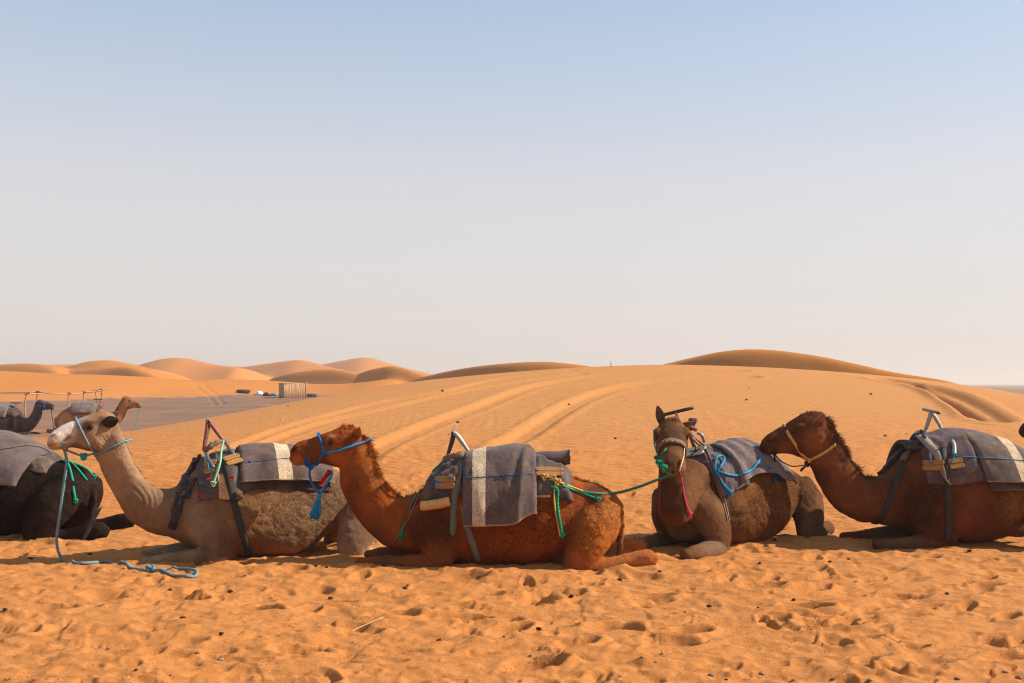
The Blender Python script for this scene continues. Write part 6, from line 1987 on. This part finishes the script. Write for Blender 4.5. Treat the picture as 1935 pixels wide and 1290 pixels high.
def hut():
    b = ground_hit(540, 752)
    Y = b[1]
    x0, xc, x1 = P(518, 752, Y)[0], P(537, 752, Y)[0], P(571, 752, Y)[0]
    hgt = (752 - 722) / F * Y
    z0 = gz(xc, Y) - .15
    c = np.array([xc, Y, z0])
    fr = np.array([x1, Y + 1.9, z0])
    lf = np.array([xc - (xc - x0) * 1.0, Y + 2.3, z0])
    k2 = fr + lf - c
    root = empty('reed_hut', (c + k2) / 2, 'small square hut of upright reeds on the gravel plain', 'hut')
    g = np.random.default_rng(9)
    for a, e in ((c, fr), (c, lf), (fr, k2), (lf, k2)):
        L = np.linalg.norm(e - a)
        n = int(L / .085)
        parts = []
        for i in range(n):
            p = a + (e - a) * (i + .5) / n + g.normal(0, .012, 3) * np.array([1, 1, 0])
            top = p + np.array([g.normal(0, .02), 0, hgt + g.normal(0, .05)])
            parts.append(tube(np.array([p, (p + top) / 2 + np.array([g.normal(0, .015), 0, 0]), top]), [.05, .046, .04], 6))
        v, f = join(parts)
        obj('reed_wall', v, f, M['reed'], root)
    for p in (c, fr, lf, k2):
        child(root, 'corner_post', tube(np.array([p, p + np.array([0, 0, hgt * .5]), p + np.array([0, 0, hgt + .12])]), .075, 8), M['post'])
    u = np.array([0, 0, hgt + .02])
    for t in np.linspace(0.04, .96, 12):
        child(root, 'roof_pole', tube(np.array([c + (lf - c) * t + u - (fr - c) * .04, c + (lf - c) * t + u + (fr - c) * 1.05]), .06, 6), M['post'])
    for px, py, rx in ((460, 742, .55), (584, 750, .60)):
        q = ground_hit(px, py)
        zz = gz(q[0], q[1])
        th = np.linspace(0, 2*np.pi, 29)
        ring = np.stack([q[0] + rx * np.cos(th), q[1] + rx * np.sin(th), np.full(29, zz + .17)], 1)
        v, f = tube(ring, .19, 10)
        t = obj('tyre', v, f, M['tyre'])
        tag(t, 'black tyre lying on the plain ' + ('close against the reed hut' if px > 500 else 'apart from the reed hut, past the litter'), 'tyre', 'old tyres near the hut')
    for i, (px, py, m, nm, lb) in enumerate(((490, 746, 'paper', 'litter', 'white scrap of litter between tyre and reed hut'), (503, 748, 'dung', 'debris', 'dark heap of debris close before the reed hut'), (517, 748, 'rope_pale', 'debris', 'bluish bundle of debris leaning at the hut corner'))):
        q = ground_hit(px, py)
        zz = gz(q[0], q[1])
        v, f = ellipsoid([q[0], q[1], zz + .12], [(.4, 0, 0), (0, .3, 0), (0, 0, .26)], 8, 10)
        v = v + .10 * np.stack([noise3(v * 4, 1), noise3(v * 4, 2), noise3(v * 4, 3)], 1)
        tag(obj(nm, v, f, M[m]), lb, nm, 'litter near the hut')
hut()

# ------------------------------------------------------------------ litter, droppings, pebbles, straws
def pebble(px, py, r, mat, name, label, cat_, group, seed, flat=.65):
    q = ground_hit(px, py)
    zz = gz(q[0], q[1])
    v, f = ellipsoid([0, 0, 0], np.eye(3) * r, 8, 11)
    v = v * np.array([1.25, 1, flat]) + r * .35 * np.stack([noise3(v / r * 1.6 + seed, 1), noise3(v / r * 1.6 + seed, 2), noise3(v / r * 1.6 + seed, 3)], 1)
    a = seed * 1.7
    v = v @ np.array([[math.cos(a), -math.sin(a), 0], [math.sin(a), math.cos(a), 0], [0, 0, 1]])
    v = v + np.array([q[0], q[1], zz + r * flat * .55])
    o = obj(name, v, f, mat)
    tag(o, label, cat_, group)

g = np.random.default_rng(23)
dl, dg = 'dark camel dropping lying on the trampled sand', 'droppings scattered on the sand'
for k, (px, py) in enumerate([(320, 1117), (435, 1117), (598, 1075), (618, 1077), (724, 1074), (765, 1112), (1227, 1072), (1247, 1085), (1171, 1098), (1058, 1078), (1080, 1128), (1436, 1065), (1422, 1072), (1534, 1136), (1568, 1061), (1604, 1058), (1617, 1097), (1789, 1122), (1018, 1188), (170, 1047), (38, 1056), (58, 1060), (10, 1161),
                              (1464, 1025), (1552, 1014), (1200, 1013), (1208, 1015), (418, 1208), (830, 1205), (1832, 1045), (1928, 1041), (760, 1072), (345, 1170), (624, 1122), (1340, 1142), (1500, 1136), (1885, 1205), (1395, 1015)]):
    pebble(px, py, .012 + .009 * g.random(), M['dung'], 'dropping', dl, 'dropping', dg, k + 1.0)
for k in range(18):
    pebble(g.uniform(20, 1915), g.uniform(1040, 1285), .005 + .006 * g.random(), M['dung'], 'dropping', dl, 'dropping', dg, k + 60.0)
for k in range(14):
    pebble(g.uniform(420, 1900), g.uniform(730, 850), .014 + .018 * g.random(), M['dung'], 'clod', 'dark clod of earth lying on the ribbed dune slope', 'clod', 'clods on the dune slope', k + 160.0)
sl, sg = 'pale grey pebble half sunk in the foreground sand', 'pebbles in the foreground sand'
for k, (px, py) in enumerate([(1500, 1281), (1575, 1279), (1602, 1268), (1810, 1281), (1898, 1242), (1925, 1273), (1440, 1272), (1252, 1238), (416, 1240), (374, 1236), (1344, 1276), (1645, 1288), (1900, 1270), (986, 1286)]):
    pebble(px, py, .010 + .007 * g.random(), M['stone'], 'pebble', sl, 'pebble', sg, k + 5.0, .5)
for k in range(14):
    pebble(g.uniform(20, 1915), g.uniform(1190, 1288), .004 + .006 * g.random(), M['stone'], 'pebble', sl, 'pebble', sg, k + 90.0, .6)
wl, wg = 'tiny white scrap of litter on the gravel', 'white scraps on the plain'
for k, (px, py) in enumerate([(532, 793), (150, 790), (348, 802), (352, 809), (390, 803), (580, 787), (640, 762), (507, 765), (310, 826), (270, 830), (105, 800), (585, 768)]):
    q = ground_hit(px, py)
    s = q[1] / F * (2.2 if k else 4.0)
    zz = gz(q[0], q[1])
    u, v = np.meshgrid(np.linspace(-1, 1, 5), np.linspace(-1, 1, 5), indexing='ij')
    z = .35 * np.abs(noise2(u * 1.3 + k, v * 1.3, 7)) + .1
    V = np.stack([u, v * .8, z], -1).reshape(-1, 3) * s
    V = np.vstack([V, V - np.array([0, 0, .004])]) + np.array([q[0], q[1], zz])
    fc = [tuple(f) for f in grid_faces(5, 5)] + [tuple(f)[::-1] for f in grid_faces(5, 5, off=25)]
    tag(obj('litter', V, fc, M['paper']), wl, 'litter', wg)
for (a, b, lb) in (((660, 1187), (724, 1175), 'pale straw lying flat on the foreground sand'), ((727, 1096), (733, 1078), 'thin straw sticking up before the red-brown camel\'s foreleg'), ((1155, 690), (1153, 683), 'lone dark twig standing on the dune crest')):
    q = ground_hit(a[0], a[1] + (3 if a[0] == 1155 else 0))
    p0 = np.array([q[0], q[1], gz(q[0], q[1]) - .01])
    if a[0] == 660:
        q2 = ground_hit(*b)
        p1 = np.array([q2[0], q2[1], gz(q2[0], q2[1]) + .012]); p0[2] += .02
    else:
        p1 = P(b[0], b[1], q[1])
    r = .004 if a[0] != 1155 else .012
    v, f = tube(cat([p0, (p0 + p1) / 2 + np.array([.004, 0, .004]), p1], 4), np.linspace(r, r * .5, 9), 6)
    tag(obj('straw' if a[0] != 1155 else 'twig', v, f, M['straw'] if a[0] != 1155 else M['dung']), lb, 'straw' if a[0] != 1155 else 'twig')

# coarse grains blown together in streaks on the trampled sand
def grit():
    g = np.random.default_rng(41)
    n = 26000
    y = 5.2 + 6.5 * g.random(n) ** 1.3
    x = (g.random(n) * 2 - 1) * y * .6
    m = noise2(x * 1.1 + .6 * y, y * 2.6, 61) + .5 * noise2(x * 4, y * 6, 62) + .35 * g.random(n)
    k = m > .42
    x, y = x[k], y[k]
    z = sand_height(x, y)
    n = len(x)
    r = (.0018 + .0032 * g.random(n) ** 2)[:, None, None]
    t = np.array([[1, 0, -.4], [-.5, .87, -.4], [-.5, -.87, -.4], [0, 0, .9]])
    V = (np.stack([x, y, z + .001], 1)[:, None, :] + t[None] * r * (.7 + .6 * g.random((n, 4, 1)))).reshape(-1, 3)
    f = np.array([[0, 1, 3], [1, 2, 3], [2, 0, 3]])
    Fc = (np.arange(n)[:, None, None] * 4 + f[None]).reshape(-1, 3)
    col = np.where(g.random((n, 1)) < .82, np.array([[.10, .045, .03]]), np.array([[.55, .42, .32]])) * (.6 + .8 * g.random((n, 1)))
    o = obj('grit', V, Fc, M['coat'], None, np.repeat(col, 4, 0), smooth=False)
    tag(o, None, None, kind='stuff')
grit()

# ------------------------------------------------------------------ dusty air over the whole place
hz = bpy.data.materials.new('dusty_air')
hz.use_nodes = True
hn = hz.node_tree
hn.nodes.clear()
pv = hn.nodes.new('ShaderNodeVolumePrincipled')
pv.inputs['Color'].default_value = (0.95, 0.82, 0.74, 1)
pv.inputs['Density'].default_value = 0.0007
pv.inputs['Anisotropy'].default_value = 0.2
ho = hn.nodes.new('ShaderNodeOutputMaterial')
hn.links.new(pv.outputs[0], ho.inputs['Volume'])
hv, hf = box((0, 0, 0), np.eye(3))
hv = hv * np.array([9200, 9200, 15.0]) + np.array([0, 0, 12.0])
ho_ = obj('haze', hv, hf, hz, smooth=False)
tag(ho_, None, None, kind='stuff')
